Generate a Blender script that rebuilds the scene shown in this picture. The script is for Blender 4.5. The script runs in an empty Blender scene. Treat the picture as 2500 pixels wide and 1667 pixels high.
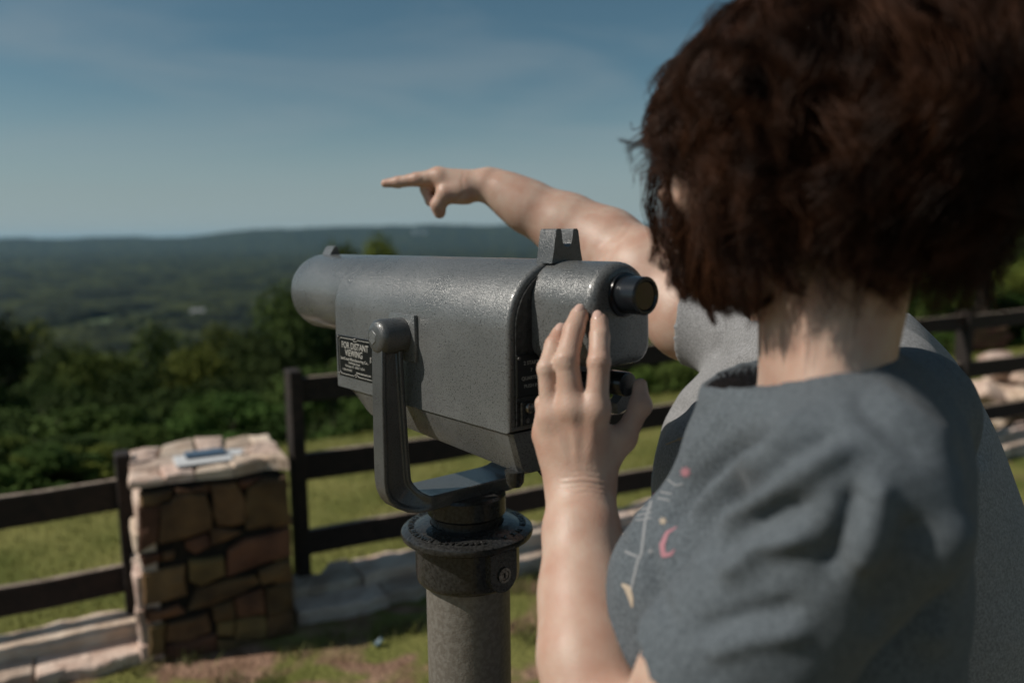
import bpy, bmesh, math, random
import numpy as np
from mathutils import Vector, Matrix
from mathutils.bvhtree import BVHTree
rng = np.random.default_rng(7)
random.seed(7)
S = bpy.context.scene
C = S.collection

# ------------------------------------------------------------------ camera
EYE = 1.55
PITCH = math.atan(260/2000.0)
ROLL = 0.012
FPX = 2000.0                      # focal length in pixels of the 2500 px wide photograph
cp, sp_ = math.cos(PITCH), math.sin(PITCH)
FWD = np.array([0, cp, -sp_]); UP0 = np.array([0, sp_, cp]); X0 = np.array([1.0, 0, 0])
RT = math.cos(ROLL)*X0 - math.sin(ROLL)*UP0
UPV = math.cos(ROLL)*UP0 + math.sin(ROLL)*X0
CAMP = np.array([0, 0, EYE])
def P(px, py, Y):                 # world point seen at a photo pixel, Y metres in front of the camera (world y)
    d = FWD + RT*(px-1250)/FPX - UPV*(py-833.5)/FPX
    return CAMP + d*(Y/d[1])
def proj(V):
    V = np.asarray(V, float) - CAMP
    z = V @ FWD
    return 1250 + FPX*(V @ RT)/z, 833.5 - FPX*(V @ UPV)/z
cam = bpy.data.cameras.new('camera'); camo = bpy.data.objects.new('camera', cam); C.objects.link(camo)
cam.sensor_width = 36; cam.lens = FPX*36/2500
cam.clip_start = 0.02; cam.clip_end = 60000
M = Matrix.Identity(4)
for i in range(3):
    M[i][0] = RT[i]; M[i][1] = UPV[i]; M[i][2] = -FWD[i]; M[i][3] = CAMP[i]
camo.matrix_world = M
cam.dof.use_dof = True; cam.dof.focus_distance = 0.98; cam.dof.aperture_fstop = 2.5; cam.dof.aperture_blades = 9
S.camera = camo
# ------------------------------------------------------------------ sky, sun, exposure
SUN_EL = math.radians(42)
sdir = np.array([-0.985, -0.17, 0]); sdir /= np.linalg.norm(sdir)
SDIR = np.array([sdir[0]*math.cos(SUN_EL), sdir[1]*math.cos(SUN_EL), math.sin(SUN_EL)])
W = bpy.data.worlds.new('World'); S.world = W; W.use_nodes = True
nt = W.node_tree; nt.nodes.clear()
out = nt.nodes.new('ShaderNodeOutputWorld'); bg = nt.nodes.new('ShaderNodeBackground')
sky = nt.nodes.new('ShaderNodeTexSky'); sky.sky_type = 'NISHITA'; sky.sun_disc = False
sky.sun_elevation = SUN_EL; sky.sun_rotation = math.atan2(SDIR[0], SDIR[1])
sky.altitude = 300; sky.air_density = 1.0; sky.dust_density = 0.7; sky.ozone_density = 3.5
bg.inputs['Strength'].default_value = 0.050
hsv = nt.nodes.new('ShaderNodeHueSaturation'); hsv.inputs['Hue'].default_value = 0.470; hsv.inputs['Saturation'].default_value = 0.95
# thin high cloud streaks, laid out in world directions
tc = nt.nodes.new('ShaderNodeTexCoord'); mp = nt.nodes.new('ShaderNodeMapping')
mp.inputs['Scale'].default_value = (1.6, 1.6, 9.0); mp.inputs['Rotation'].default_value = (0.0, 0.05, 0.4)
nz = nt.nodes.new('ShaderNodeTexNoise'); nz.inputs['Scale'].default_value = 1.5; nz.inputs['Detail'].default_value = 6; nz.inputs['Distortion'].default_value = 0.6
rp = nt.nodes.new('ShaderNodeMapRange'); rp.inputs['From Min'].default_value = 0.42; rp.inputs['From Max'].default_value = 0.8
rp.inputs['To Max'].default_value = 0.55
mx = nt.nodes.new('ShaderNodeMix'); mx.data_type = 'RGBA'
CLOUD = (6.6, 7.8, 8.5, 1)
nt.links.new(tc.outputs['Generated'], mp.inputs['Vector']); nt.links.new(mp.outputs[0], nz.inputs['Vector'])
nt.links.new(nz.outputs[0], rp.inputs['Value']); nt.links.new(rp.outputs[0], mx.inputs['Factor'])
gmn = nt.nodes.new('ShaderNodeGamma'); gmn.inputs[1].default_value = 1.15; nt.links.new(sky.outputs[0], gmn.inputs[0]); nt.links.new(gmn.outputs[0], hsv.inputs['Color']); nt.links.new(hsv.outputs[0], mx.inputs[6]); mx.inputs[7].default_value = CLOUD
sx_ = nt.nodes.new('ShaderNodeSeparateXYZ'); nt.links.new(tc.outputs['Generated'], sx_.inputs[0])
hr_ = nt.nodes.new('ShaderNodeMapRange'); hr_.interpolation_type = 'SMOOTHERSTEP'; hr_.inputs['From Min'].default_value = -0.06; hr_.inputs['From Max'].default_value = 0.22
hr_.inputs['To Min'].default_value = 0.95; hr_.inputs['To Max'].default_value = 0.0; nt.links.new(sx_.outputs['Z'], hr_.inputs['Value'])
mh_ = nt.nodes.new('ShaderNodeMix'); mh_.data_type = 'RGBA'; mh_.inputs[7].default_value = (7.5, 9.7, 10.2, 1)      # pale summer haze along the whole horizon
nt.links.new(hr_.outputs[0], mh_.inputs['Factor']); nt.links.new(mx.outputs[2], mh_.inputs[6]); nt.links.new(mh_.outputs[2], bg.inputs['Color']); nt.links.new(bg.outputs[0], out.inputs[0])
sl = bpy.data.lights.new('sun', 'SUN'); so = bpy.data.objects.new('sun', sl); C.objects.link(so)
sl.energy = 5.0; sl.angle = math.radians(0.53); sl.color = (1.0, 0.93, 0.84)
so.rotation_euler = Vector(SDIR).to_track_quat('Z', 'Y').to_euler()
so.location = (-5, -3, 8)
S.view_settings.view_transform = 'Standard'; S.view_settings.look = 'None'
S.view_settings.exposure = -0.35; S.view_settings.gamma = 1; S.view_settings.use_curve_mapping = False
S.render.engine = 'CYCLES'
S.cycles.volume_bounces = 0; S.cycles.max_bounces = 8; S.cycles.transparent_max_bounces = 8

# ------------------------------------------------------------------ materials
def mat(name, col, rough=0.6, metal=0.0, var=0.0, scale=20.0, col2=None, bump=0.0, bscale=None, spec=0.5, sss=0.0, coat=0.0, detail=4, dist=0.0, lo=0.35, hi=0.65, gcoord='Object', sheen=0.0):
    col = tuple(c*.84 for c in col); col2 = tuple(c*.8 for c in col2) if col2 is not None else None
    m = bpy.data.materials.new(name); m.use_nodes = True
    t = m.node_tree; b = t.nodes['Principled BSDF']
    b.inputs['Roughness'].default_value = rough; b.inputs['Metallic'].default_value = metal
    b.inputs['Specular IOR Level'].default_value = spec
    if sss: b.inputs['Subsurface Weight'].default_value = sss; b.inputs['Subsurface Radius'].default_value = (1, .35, .2); b.inputs['Subsurface Scale'].default_value = 0.008
    if coat: b.inputs['Coat Weight'].default_value = coat; b.inputs['Coat Roughness'].default_value = 0.12
    if sheen: b.inputs['Sheen Weight'].default_value = sheen
    b.inputs['Base Color'].default_value = (*col, 1)
    co = t.nodes.new('ShaderNodeTexCoord')
    if col2 is None and var: col2 = tuple(c*(1-var) for c in col); 
    if col2 is not None:
        n = t.nodes.new('ShaderNodeTexNoise'); n.inputs['Scale'].default_value = scale; n.inputs['Detail'].default_value = detail; n.inputs['Distortion'].default_value = dist
        r = t.nodes.new('ShaderNodeValToRGB'); r.color_ramp.elements[0].position = lo; r.color_ramp.elements[1].position = hi
        r.color_ramp.elements[0].color = (*col2, 1); r.color_ramp.elements[1].color = (*col, 1)
        t.links.new(co.outputs[gcoord], n.inputs['Vector']); t.links.new(n.outputs[0], r.inputs[0]); t.links.new(r.outputs[0], b.inputs['Base Color'])
    if bump:
        n2 = t.nodes.new('ShaderNodeTexNoise'); n2.inputs['Scale'].default_value = bscale or scale*3; n2.inputs['Detail'].default_value = 5
        bp = t.nodes.new('ShaderNodeBump'); bp.inputs['Strength'].default_value = 1.0; bp.inputs['Distance'].default_value = bump
        t.links.new(co.outputs[gcoord], n2.inputs['Vector']); t.links.new(n2.outputs[0], bp.inputs['Height']); t.links.new(bp.outputs[0], b.inputs['Normal'])
    return m
def add_rand(m, amt=0.25, hue=0.02):   # each object its own slight tint
    t = m.node_tree; b = t.nodes['Principled BSDF']
    oi = t.nodes.new('ShaderNodeObjectInfo'); h = t.nodes.new('ShaderNodeHueSaturation')
    mr = t.nodes.new('ShaderNodeMapRange'); mr.inputs['To Min'].default_value = 1-amt; mr.inputs['To Max'].default_value = 1+amt
    mh = t.nodes.new('ShaderNodeMapRange'); mh.inputs['To Min'].default_value = 0.5-hue; mh.inputs['To Max'].default_value = 0.5+hue
    wn = t.nodes.new('ShaderNodeTexWhiteNoise'); wn.noise_dimensions = '1D'
    t.links.new(oi.outputs['Random'], mr.inputs['Value']); t.links.new(oi.outputs['Random'], wn.inputs['W']); t.links.new(wn.outputs['Value'], mh.inputs['Value'])
    t.links.new(mr.outputs[0], h.inputs['Value']); t.links.new(mh.outputs[0], h.inputs['Hue'])
    s = b.inputs['Base Color']
    if s.is_linked:
        l = s.links[0]; t.links.new(l.from_socket, h.inputs['Color'])
    else: h.inputs['Color'].default_value = s.default_value
    t.links.new(h.outputs[0], s)
    return m
MT = {}
# grey hammertone paint with fine dark pits
def hammertone(k=1.0):
    m = bpy.data.materials.new('hammertone_paint'); m.use_nodes = True; t = m.node_tree; b = t.nodes['Principled BSDF']
    co = t.nodes.new('ShaderNodeTexCoord')
    n = t.nodes.new('ShaderNodeTexNoise'); n.inputs['Scale'].default_value = 680; n.inputs['Detail'].default_value = 2; n.inputs['Distortion'].default_value = .8
    r = t.nodes.new('ShaderNodeValToRGB'); e = r.color_ramp.elements
    e[0].position = 0.33; e[0].color = (0.035, 0.035, 0.033, 1); e[1].position = 0.46; e[1].color = (0.17*k, 0.174*k, 0.17*k, 1)
    n3 = t.nodes.new('ShaderNodeTexNoise'); n3.inputs['Scale'].default_value = 9; n3.inputs['Detail'].default_value = 3
    mr = t.nodes.new('ShaderNodeMapRange'); mr.inputs['From Min'].default_value = .3; mr.inputs['From Max'].default_value = .7; mr.inputs['To Min'].default_value = .24; mr.inputs['To Max'].default_value = .34
    b.inputs['Metallic'].default_value = 0.2; b.inputs['Coat Weight'].default_value = .35; b.inputs['Coat Roughness'].default_value = .1
    bp = t.nodes.new('ShaderNodeBump'); bp.inputs['Distance'].default_value = 0.0011; bp.inputs['Strength'].default_value = 0.5
    L = t.links.new
    L(co.outputs['Object'], n.inputs['Vector']); L(co.outputs['Object'], n3.inputs['Vector'])
    gr = t.nodes.new('ShaderNodeMapRange'); gr.inputs['From Min'].default_value = .35; gr.inputs['From Max'].default_value = .65; gr.inputs['To Min'].default_value = .78; gr.inputs['To Max'].default_value = 1.08; hv = t.nodes.new('ShaderNodeHueSaturation')
    L(n3.outputs[0], gr.inputs['Value']); L(gr.outputs[0], hv.inputs['Value']); L(n.outputs[0], r.inputs[0]); L(r.outputs[0], hv.inputs['Color']); L(hv.outputs[0], b.inputs['Base Color']); L(n.outputs[0], bp.inputs['Height']); L(bp.outputs[0], b.inputs['Normal'])
    L(n3.outputs[0], mr.inputs['Value']); L(mr.outputs[0], b.inputs['Roughness'])
    return m
MT['paint'] = hammertone(); MT['paint2'] = hammertone(.55)
MT['darkpaint'] = mat('dark_gloss_paint', (0.05, 0.05, 0.048), 0.22, 0.1, col2=(0.02, 0.02, 0.02), scale=240, bump=0.0006, bscale=200)
MT['plate'] = mat('black_plate', (0.006, 0.006, 0.006), 0.35)
MT['print'] = mat('cream_print', (0.42, 0.41, 0.37), 0.5)
MT['rubber'] = mat('black_rubber', (0.012, 0.014, 0.017), 0.22, bump=0.0002, bscale=60)
MT['lens'] = mat('eyepiece_glass', (0.004, 0.004, 0.006), 0.04, spec=0.8)
MT['steel'] = mat('worn_steel', (0.35, 0.33, 0.3), 0.32, 0.9, col2=(0.12, 0.11, 0.1), scale=300)
MT['galv'] = mat('weathered_galvanised', (0.27, 0.25, 0.22), 0.48, 0.3, col2=(0.215, 0.193, 0.165), scale=150, detail=12, dist=0.3, bump=0.0005, bscale=320, lo=.42, hi=.60)
MT['skin'] = mat('skin', (0.64, 0.46, 0.36), 0.46, col2=(0.57, 0.33, 0.24), scale=34, bump=0.0004, bscale=420, sss=0.28, spec=0.35, lo=.25, hi=.7)
MT['nail'] = mat('fingernail', (0.66, 0.44, 0.36), 0.28, spec=.5)
MT['lip'] = mat('lip', (0.4, 0.16, 0.13), 0.4)
MT['eye'] = mat('eye', (0.7, 0.7, 0.68), 0.1)
MT['iris'] = mat('iris', (0.05, 0.03, 0.02), 0.1)
MT['teeF'] = mat('heather_grey_cotton', (0.155, 0.178, 0.196), 0.95, col2=(0.085, 0.10, 0.112), scale=330, detail=3, bump=0.0005, bscale=700, spec=.12, sheen=.06, lo=.3, hi=.7)
MT['teeG'] = mat('light_heather_cotton', (0.36, 0.362, 0.365), 0.95, col2=(0.22, 0.222, 0.225), scale=330, detail=3, bump=0.0005, bscale=700, spec=.12, sheen=.06, lo=.3, hi=.7)
MT['denim'] = mat('dark_denim', (0.03, 0.04, 0.07), 0.9, var=.4, scale=60, bump=.0005, bscale=600)
MT['shoe'] = mat('shoe_canvas', (0.05, 0.05, 0.055), 0.8, var=.3, scale=50)
MT['sole'] = mat('shoe_sole', (0.5, 0.48, 0.44), 0.7)
MT['pink'] = mat('pink_print', (0.42, 0.19, 0.22), 0.8); MT['creamp'] = mat('sand_print', (0.50, 0.41, 0.31), 0.8); MT['whitep'] = mat('pale_print', (0.27, 0.28, 0.29), 0.9)
MT['goldp'] = mat('gold_print', (0.42, 0.31, 0.2), 0.8)
MT['wood'] = add_rand(mat('dark_stained_wood', (0.026, 0.015, 0.010), 0.8, col2=(0.010, 0.006, 0.004), scale=14, dist=2.0, bump=.003, bscale=40), .2)
MT['woodtop'] = mat('sunlit_weathered_wood', (0.40, 0.32, 0.25), 0.85, col2=(0.20, 0.15, 0.11), scale=14, dist=2, bump=.003, bscale=30)  # weathered tone brightened further: sunlight on the rail tops put into the colour
MT['stone'] = add_rand(mat('rust_brown_sandstone', (0.23, 0.125, 0.055), 0.9, col2=(0.09, 0.048, 0.024), scale=7, detail=8, bump=.012, bscale=14), .38, .025)
MT['capstone'] = add_rand(mat('pale_pink_sandstone', (0.74, 0.60, 0.49), 0.88, col2=(0.52, 0.37, 0.28), scale=9, detail=9, bump=.012, bscale=26), .2, .015)
MT['mortar'] = mat('dark_mortar', (0.035, 0.026, 0.019), 0.95, var=.4, scale=30, bump=.01, bscale=25)
MT['paper'] = mat('white_paper', (0.75, 0.76, 0.76), 0.6, var=.08, scale=15)
MT['phone'] = mat('blue_grey_cover', (0.12, 0.19, 0.28), 0.35, var=.3, scale=10)
MT['litter'] = mat('blue_litter', (0.05, 0.12, 0.16), 0.5)
MT['orange'] = mat('orange_flower', (0.5, 0.12, 0.03), 0.7)
MT['bark'] = mat('bark', (0.09, 0.065, 0.045), 0.9, var=.5, scale=6, bump=.02, bscale=12)
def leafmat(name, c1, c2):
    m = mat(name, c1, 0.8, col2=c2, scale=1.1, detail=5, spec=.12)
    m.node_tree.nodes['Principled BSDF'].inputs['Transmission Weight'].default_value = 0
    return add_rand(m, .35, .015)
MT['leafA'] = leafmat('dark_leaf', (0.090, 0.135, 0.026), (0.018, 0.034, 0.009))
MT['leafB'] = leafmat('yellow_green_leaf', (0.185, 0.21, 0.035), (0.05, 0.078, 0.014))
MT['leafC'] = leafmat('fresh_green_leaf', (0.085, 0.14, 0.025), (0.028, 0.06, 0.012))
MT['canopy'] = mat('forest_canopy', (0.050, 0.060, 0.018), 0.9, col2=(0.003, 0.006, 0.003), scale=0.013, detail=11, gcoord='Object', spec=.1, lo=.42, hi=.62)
MT['clearing'] = mat('far_meadow', (0.08, 0.12, 0.04), .9)
MT['whitewall'] = mat('white_siding', (0.75, 0.75, 0.73), .6); MT['roof'] = mat('grey_roof', (0.35, 0.35, 0.36), .6); MT['win'] = mat('window_glass', (0.03, 0.04, 0.05), .1)
MT['brick'] = add_rand(mat('red_block', (0.36, 0.19, 0.13), .85, col2=(0.25, 0.12, 0.08), scale=10), .2)
MT['blade'] = add_rand(mat('grass_blade', (0.22, 0.225, 0.05), .6, col2=(0.135, 0.16, 0.032), scale=2.5, spec=.2), .1)
MT['dryblade'] = mat('dry_grass_blade', (0.26, 0.21, 0.10), .7, col2=(0.10, 0.13, 0.035), scale=5, spec=.2)

# ------------------------------------------------------------------ object helpers
def tag(o, label=None, cat=None, group=None, kind=None):
    if label: o['label'] = label
    if cat: o['category'] = cat
    if group: o['group'] = group
    if kind: o['kind'] = kind
    return o
def empty(name, loc=(0, 0, 0), rz=0):
    o = bpy.data.objects.new(name, None); C.objects.link(o); o.location = loc; o.rotation_euler = (0, 0, rz); o.empty_display_size = .1
    return o
def link(name, me, m, parent=None, smooth=False):
    o = bpy.data.objects.new(name, me); C.objects.link(o)
    if parent is not None: o.parent = parent
    if m is not None and not me.materials: me.materials.append(m)
    if smooth: me.polygons.foreach_set('use_smooth', [True]*len(me.polygons))
    return o
def npmesh(name, V, F, m, parent=None, smooth=True):
    V = np.asarray(V, np.float32); F = np.asarray(F, np.int32)
    me = bpy.data.meshes.new(name); k = F.shape[1]
    me.vertices.add(len(V)); me.vertices.foreach_set('co', V.ravel())
    me.loops.add(F.size); me.loops.foreach_set('vertex_index', F.ravel())
    me.polygons.add(len(F)); me.polygons.foreach_set('loop_start', np.arange(0, F.size, k, dtype=np.int32)); me.polygons.foreach_set('loop_total', np.full(len(F), k, np.int32))
    me.polygons.foreach_set('use_smooth', np.full(len(F), smooth))
    me.update(); me.validate()
    return link(name, me, m, parent)
def bmobj(name, bm, m, parent=None, smooth=False, bevel=0, seg=2, auto=None):
    if bevel:
        bmesh.ops.bevel(bm, geom=[e for e in bm.edges if e.calc_face_angle(0) > 0.5], offset=bevel, segments=seg, profile=.5, affect='EDGES', clamp_overlap=True)
    bmesh.ops.recalc_face_normals(bm, faces=bm.faces)
    me = bpy.data.meshes.new(name); bm.to_mesh(me); bm.free()
    o = link(name, me, m, parent, smooth)
    if smooth and auto:
        me.set_sharp_from_angle(angle=math.radians(auto))
    return o
def box(bm, c, s, R=None):
    r = bmesh.ops.create_cube(bm, size=1); M4 = Matrix.Diagonal((*s, 1))
    if R is not None: M4 = R.to_4x4() @ M4
    bmesh.ops.transform(bm, matrix=Matrix.Translation(c) @ M4, verts=r['verts']); return r['verts']
def cyl(bm, a, b, r1, r2=None, n=48):
    a, b = Vector(a), Vector(b); r2 = r1 if r2 is None else r2
    r = bmesh.ops.create_cone(bm, cap_ends=True, segments=n, radius1=r1, radius2=r2, depth=(b-a).length)
    q = (b-a).to_track_quat('Z', 'Y')
    bmesh.ops.transform(bm, matrix=Matrix.Translation((a+b)/2) @ q.to_matrix().to_4x4(), verts=r['verts'])
def prism(bm, pts, ax, t0, t1):       # pts 2-D outline, ax(u,v,t)->point, extruded t0..t1
    a = [bm.verts.new(ax(u, v, t0)) for u, v in pts]; b = [bm.verts.new(ax(u, v, t1)) for u, v in pts]
    bm.faces.new(a); bm.faces.new(list(reversed(b)))
    n = len(pts)
    for i in range(n): bm.faces.new((a[i], b[i], b[(i+1) % n], a[(i+1) % n]))
def lathe(name, prof, m, parent, loc=(0, 0), n=64, auto=35):
    V = []; F = []
    for k in range(n):
        a = 2*math.pi*k/n
        for r, z in prof: V.append((loc[0]+r*math.cos(a), loc[1]+r*math.sin(a), z))
    p = len(prof)
    for k in range(n):
        for j in range(p-1):
            F.append((k*p+j, ((k+1) % n)*p+j, ((k+1) % n)*p+j+1, k*p+j+1))
    o = npmesh(name, V, F, m, parent); bm = bmesh.new(); bm.from_mesh(o.data); bmesh.ops.recalc_face_normals(bm, faces=bm.faces); bm.to_mesh(o.data); bm.free()
    o.data.set_sharp_from_angle(angle=math.radians(auto)); return o
# ------------------------------------------------------------------ signed-distance modelling (numpy surface nets)
def smin(a, b, k):
    h = np.maximum(k-np.abs(a-b), 0)/k
    return np.minimum(a, b) - h*h*k*.25
def rc(p, a, b, ra, rb, flat=None):
    a = np.asarray(a, np.float32); b = np.asarray(b, np.float32); d = b-a
    h = np.clip(((p-a) @ d)/float(d @ d), 0, 1)
    q = p-a-h[:, None]*d
    return np.sqrt((q*q).sum(1)) - (ra+(rb-ra)*h)
def chain(p, pts, rs, k=.004):
    d = None
    for i in range(len(pts)-1):
        e = rc(p, pts[i], pts[i+1], rs[i], rs[i+1]); d = e if d is None else smin(d, e, k)
    return d
def ell(p, c, r, B=None):
    q = p-np.asarray(c, np.float32)
    if B is not None: q = q @ np.asarray(B, np.float32).T
    r = np.asarray(r, np.float32)
    k0 = np.sqrt(((q/r)**2).sum(1)); k1 = np.sqrt(((q/(r*r))**2).sum(1))+1e-9
    return k0*(k0-1)/k1
def surf(f, lo, hi, h, blk=12):
    lo = np.asarray(lo, float); hi = np.asarray(hi, float)
    n = (np.ceil((hi-lo)/h/blk).astype(int))*blk
    v = np.full(n, 1.0, np.float32); R = h*blk*.5*1.74+h*4
    nb = n//blk
    g = np.stack(np.meshgrid(*[np.arange(k) for k in nb], indexing='ij'), -1).reshape(-1, 3)
    fc = f((lo+(g+.5)*blk*h).astype(np.float32))
    loc = np.stack(np.meshgrid(*[np.arange(blk)]*3, indexing='ij'), -1).reshape(-1, 3)
    near = np.abs(fc) < R*2.0
    ins = g[(~near) & (fc < 0)]
    for b in ins: v[b[0]*blk:(b[0]+1)*blk, b[1]*blk:(b[1]+1)*blk, b[2]*blk:(b[2]+1)*blk] = -1
    G = g[near]
    for i in range(0, len(G), 160):
        gg = G[i:i+160]; pts = (gg[:, None, :]*blk+loc[None]).reshape(-1, 3)
        val = f((lo+pts*h).astype(np.float32)); v[pts[:, 0], pts[:, 1], pts[:, 2]] = val
    # surface nets
    s = v < 0
    c = np.zeros(np.array(n)-1, np.int8)
    for dx in (0, 1):
        for dy in (0, 1):
            for dz in (0, 1):
                c += s[dx:n[0]-1+dx, dy:n[1]-1+dy, dz:n[2]-1+dz]
    act = np.argwhere((c > 0) & (c < 8)); idx = np.full(c.shape, -1, np.int32); idx[tuple(act.T)] = np.arange(len(act))
    acc = np.zeros((len(act), 3)); cnt = np.zeros(len(act))
    cor = [np.array(q) for q in [(0,0,0),(1,0,0),(0,1,0),(1,1,0),(0,0,1),(1,0,1),(0,1,1),(1,1,1)]]
    for i, j in [(0,1),(2,3),(4,5),(6,7),(0,2),(1,3),(4,6),(5,7),(0,4),(1,5),(2,6),(3,7)]:
        A = v[tuple((act+cor[i]).T)]; B = v[tuple((act+cor[j]).T)]; mk = (A < 0) != (B < 0)
        t = np.where(mk, A/np.where(mk, A-B, 1), 0)
        acc += mk[:, None]*(cor[i]+(cor[j]-cor[i])*t[:, None]); cnt += mk
    V = lo+(act+acc/cnt[:, None])*h
    F = []
    for ax in range(3):
        a = [slice(1, n[k]-1) for k in range(3)]; b = list(a); a[ax] = slice(0, n[ax]-1); b[ax] = slice(1, n[ax])
        A = s[tuple(a)]; B = s[tuple(b)]; off = np.array([1, 1, 1]); off[ax] = 0
        for flag in (0, 1):
            e = np.argwhere((A != B) & (A == bool(flag)))+off
            o1 = np.zeros(3, int); o1[(ax+1) % 3] = 1; o2 = np.zeros(3, int); o2[(ax+2) % 3] = 1
            q = [idx[tuple(x.T)] for x in (e, e-o1, e-o1-o2, e-o2)]
            if not flag: q = q[::-1]
            F.append(np.stack(q, 1))
    F = np.concatenate(F); F = F[(F >= 0).all(1)]
    return V, F
def smooth_np(V, F, it=2, lam=.5):
    E = np.concatenate([F[:, [0, 1]], F[:, [1, 2]], F[:, [2, 3]], F[:, [3, 0]]])
    deg = np.bincount(E.ravel(), minlength=len(V)).astype(float)
    for _ in range(it):
        acc = np.zeros_like(V)
        for k in range(3): acc[:, k] = np.bincount(E[:, 0], V[E[:, 1], k], len(V))+np.bincount(E[:, 1], V[E[:, 0], k], len(V))
        V = V+lam*(acc/deg[:, None]-V)
    return V
def vnorm(V, F):
    n = np.cross(V[F[:, 2]]-V[F[:, 0]], V[F[:, 3]]-V[F[:, 1]]); N = np.zeros_like(V)
    for j in range(4):
        for k in range(3): N[:, k] += np.bincount(F[:, j], n[:, k], len(V))
    return N/(np.linalg.norm(N, axis=1)[:, None]+1e-12)
def cat_mesh(parts):
    Vs, Fs, o = [], [], 0
    for V, F in parts: Vs.append(V); Fs.append(F+o); o += len(V)
    return np.concatenate(Vs), np.concatenate(Fs)
def seg2(px, py, poly):               # distance in photo pixels to a polyline and the parameter along it
    d = np.full(len(px), 1e9); L = len(poly)-1; tt = np.zeros(len(px))
    for i in range(L):
        a = np.array(poly[i], float); b = np.array(poly[i+1], float); e = b-a
        h = np.clip(((px-a[0])*e[0]+(py-a[1])*e[1])/(e@e), 0, 1)
        q = np.hypot(px-a[0]-h*e[0], py-a[1]-h*e[1]); m = q < d
        d[m] = q[m]; tt[m] = ((i+h)/L)[m]
    return d, tt
def sculpt(V, F, strokes, yr):        # strokes: (polyline, width px, height m); acts on the side of the body facing the photographer
    N = vnorm(V, F); px, py = proj(V); T = CAMP-V; T /= np.linalg.norm(T, axis=1)[:, None]
    face = np.clip(((N*T).sum(1)+.15)*3, 0, 1)*((V[:, 1] > yr[0]) & (V[:, 1] < yr[1]))
    D = np.zeros(len(V))
    for poly, w, h in strokes:
        d, t = seg2(px, py, poly); D += h*np.exp(-(d/w)**2)*np.clip(np.minimum(t, 1-t)*6+.15, 0, 1)
    return V+N*(D*face)[:, None]
# ------------------------------------------------------------------ terrain
FD = np.array([0.877, 0.480]); FN = np.array([-0.480, 0.877]); F0 = np.array([-0.93, 3.43])   # fence line through the tall post
def fdist(x, y): return (x-F0[0])*FN[0]+(y-F0[1])*FN[1]
def n2(x, y, s, seed=0):              # smooth value noise
    x = np.asarray(x)/s+seed*17.3; y = np.asarray(y)/s-seed*9.1
    xi = np.floor(x); yi = np.floor(y); fx = x-xi; fy = y-yi; fx = fx*fx*(3-2*fx); fy = fy*fy*(3-2*fy)
    def hsh(a, b):
        v = np.sin(a*127.1+b*311.7+seed*74.7)*43758.5453; return v-np.floor(v)
    return (hsh(xi, yi)*(1-fx)+hsh(xi+1, yi)*fx)*(1-fy)+(hsh(xi, yi+1)*(1-fx)+hsh(xi+1, yi+1)*fx)*fy
PLAIN = -130.0
def ground_h(x, y):
    x = np.asarray(x, float); y = np.asarray(y, float); d = fdist(x, y); r = np.hypot(x, y)
    h = np.where(d < 3, -.025*np.maximum(d, 0), -.075-.42*(d-3))
    h = np.maximum(h, PLAIN) + np.clip((d-3)/60, 0, 1)*(n2(x, y, 60, 1)-.5)*6
    far = np.clip((r-1500)/4000, 0, 1)
    h = h + far*(n2(x, y, 1700, 2)-.5)*26
    az = np.arctan2(x, y)
    ridge = np.exp(-((r-9500)/1500)**2)*(d > 0)
    prof = 125 + 88*np.clip((az+.40)/.10, 0, 1)**1.5*(1) + 26*(n2(az*30, az*0, 1.3, 5)-.5)+10*(n2(az*100, az*0, 1.1, 6)-.5)
    prof = prof + 18*np.exp(-((az+.10)/.05)**2) + 14*np.exp(-((az-.05)/.06)**2)
    h = h + ridge*prof
    ridge2 = np.exp(-((r-13500)/1500)**2)*(d > 0)
    h = h + ridge2*(108+30*n2(az*14, az*0, 1.0, 8))
    h += np.where(d < 3.2, (n2(x, y, .5, 3)-.5)*.02*np.clip((r-.2)/1, 0, 1), 0)
    return h
def polar(name, r0, r1, nr, a0, a1, na, hf, m, kind, close=False):
    r = np.geomspace(r0, r1, nr); a = np.linspace(a0, a1, na)
    R, A = np.meshgrid(r, a, indexing='ij'); X = R*np.sin(A); Y = R*np.cos(A); Z = hf(X, Y)
    V = np.stack([X, Y, Z], -1).reshape(-1, 3); i = np.arange(nr-1)[:, None]*na+np.arange(na-1)[None]
    F = np.stack([i, i+1, i+na+1, i+na], -1).reshape(-1, 4)
    if close:
        V = np.concatenate([V, [[0, 0, float(hf(0, 0))]]]); 
    o = npmesh(name, V, F[:, ::-1], m)
    return tag(o, kind=kind)
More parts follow.
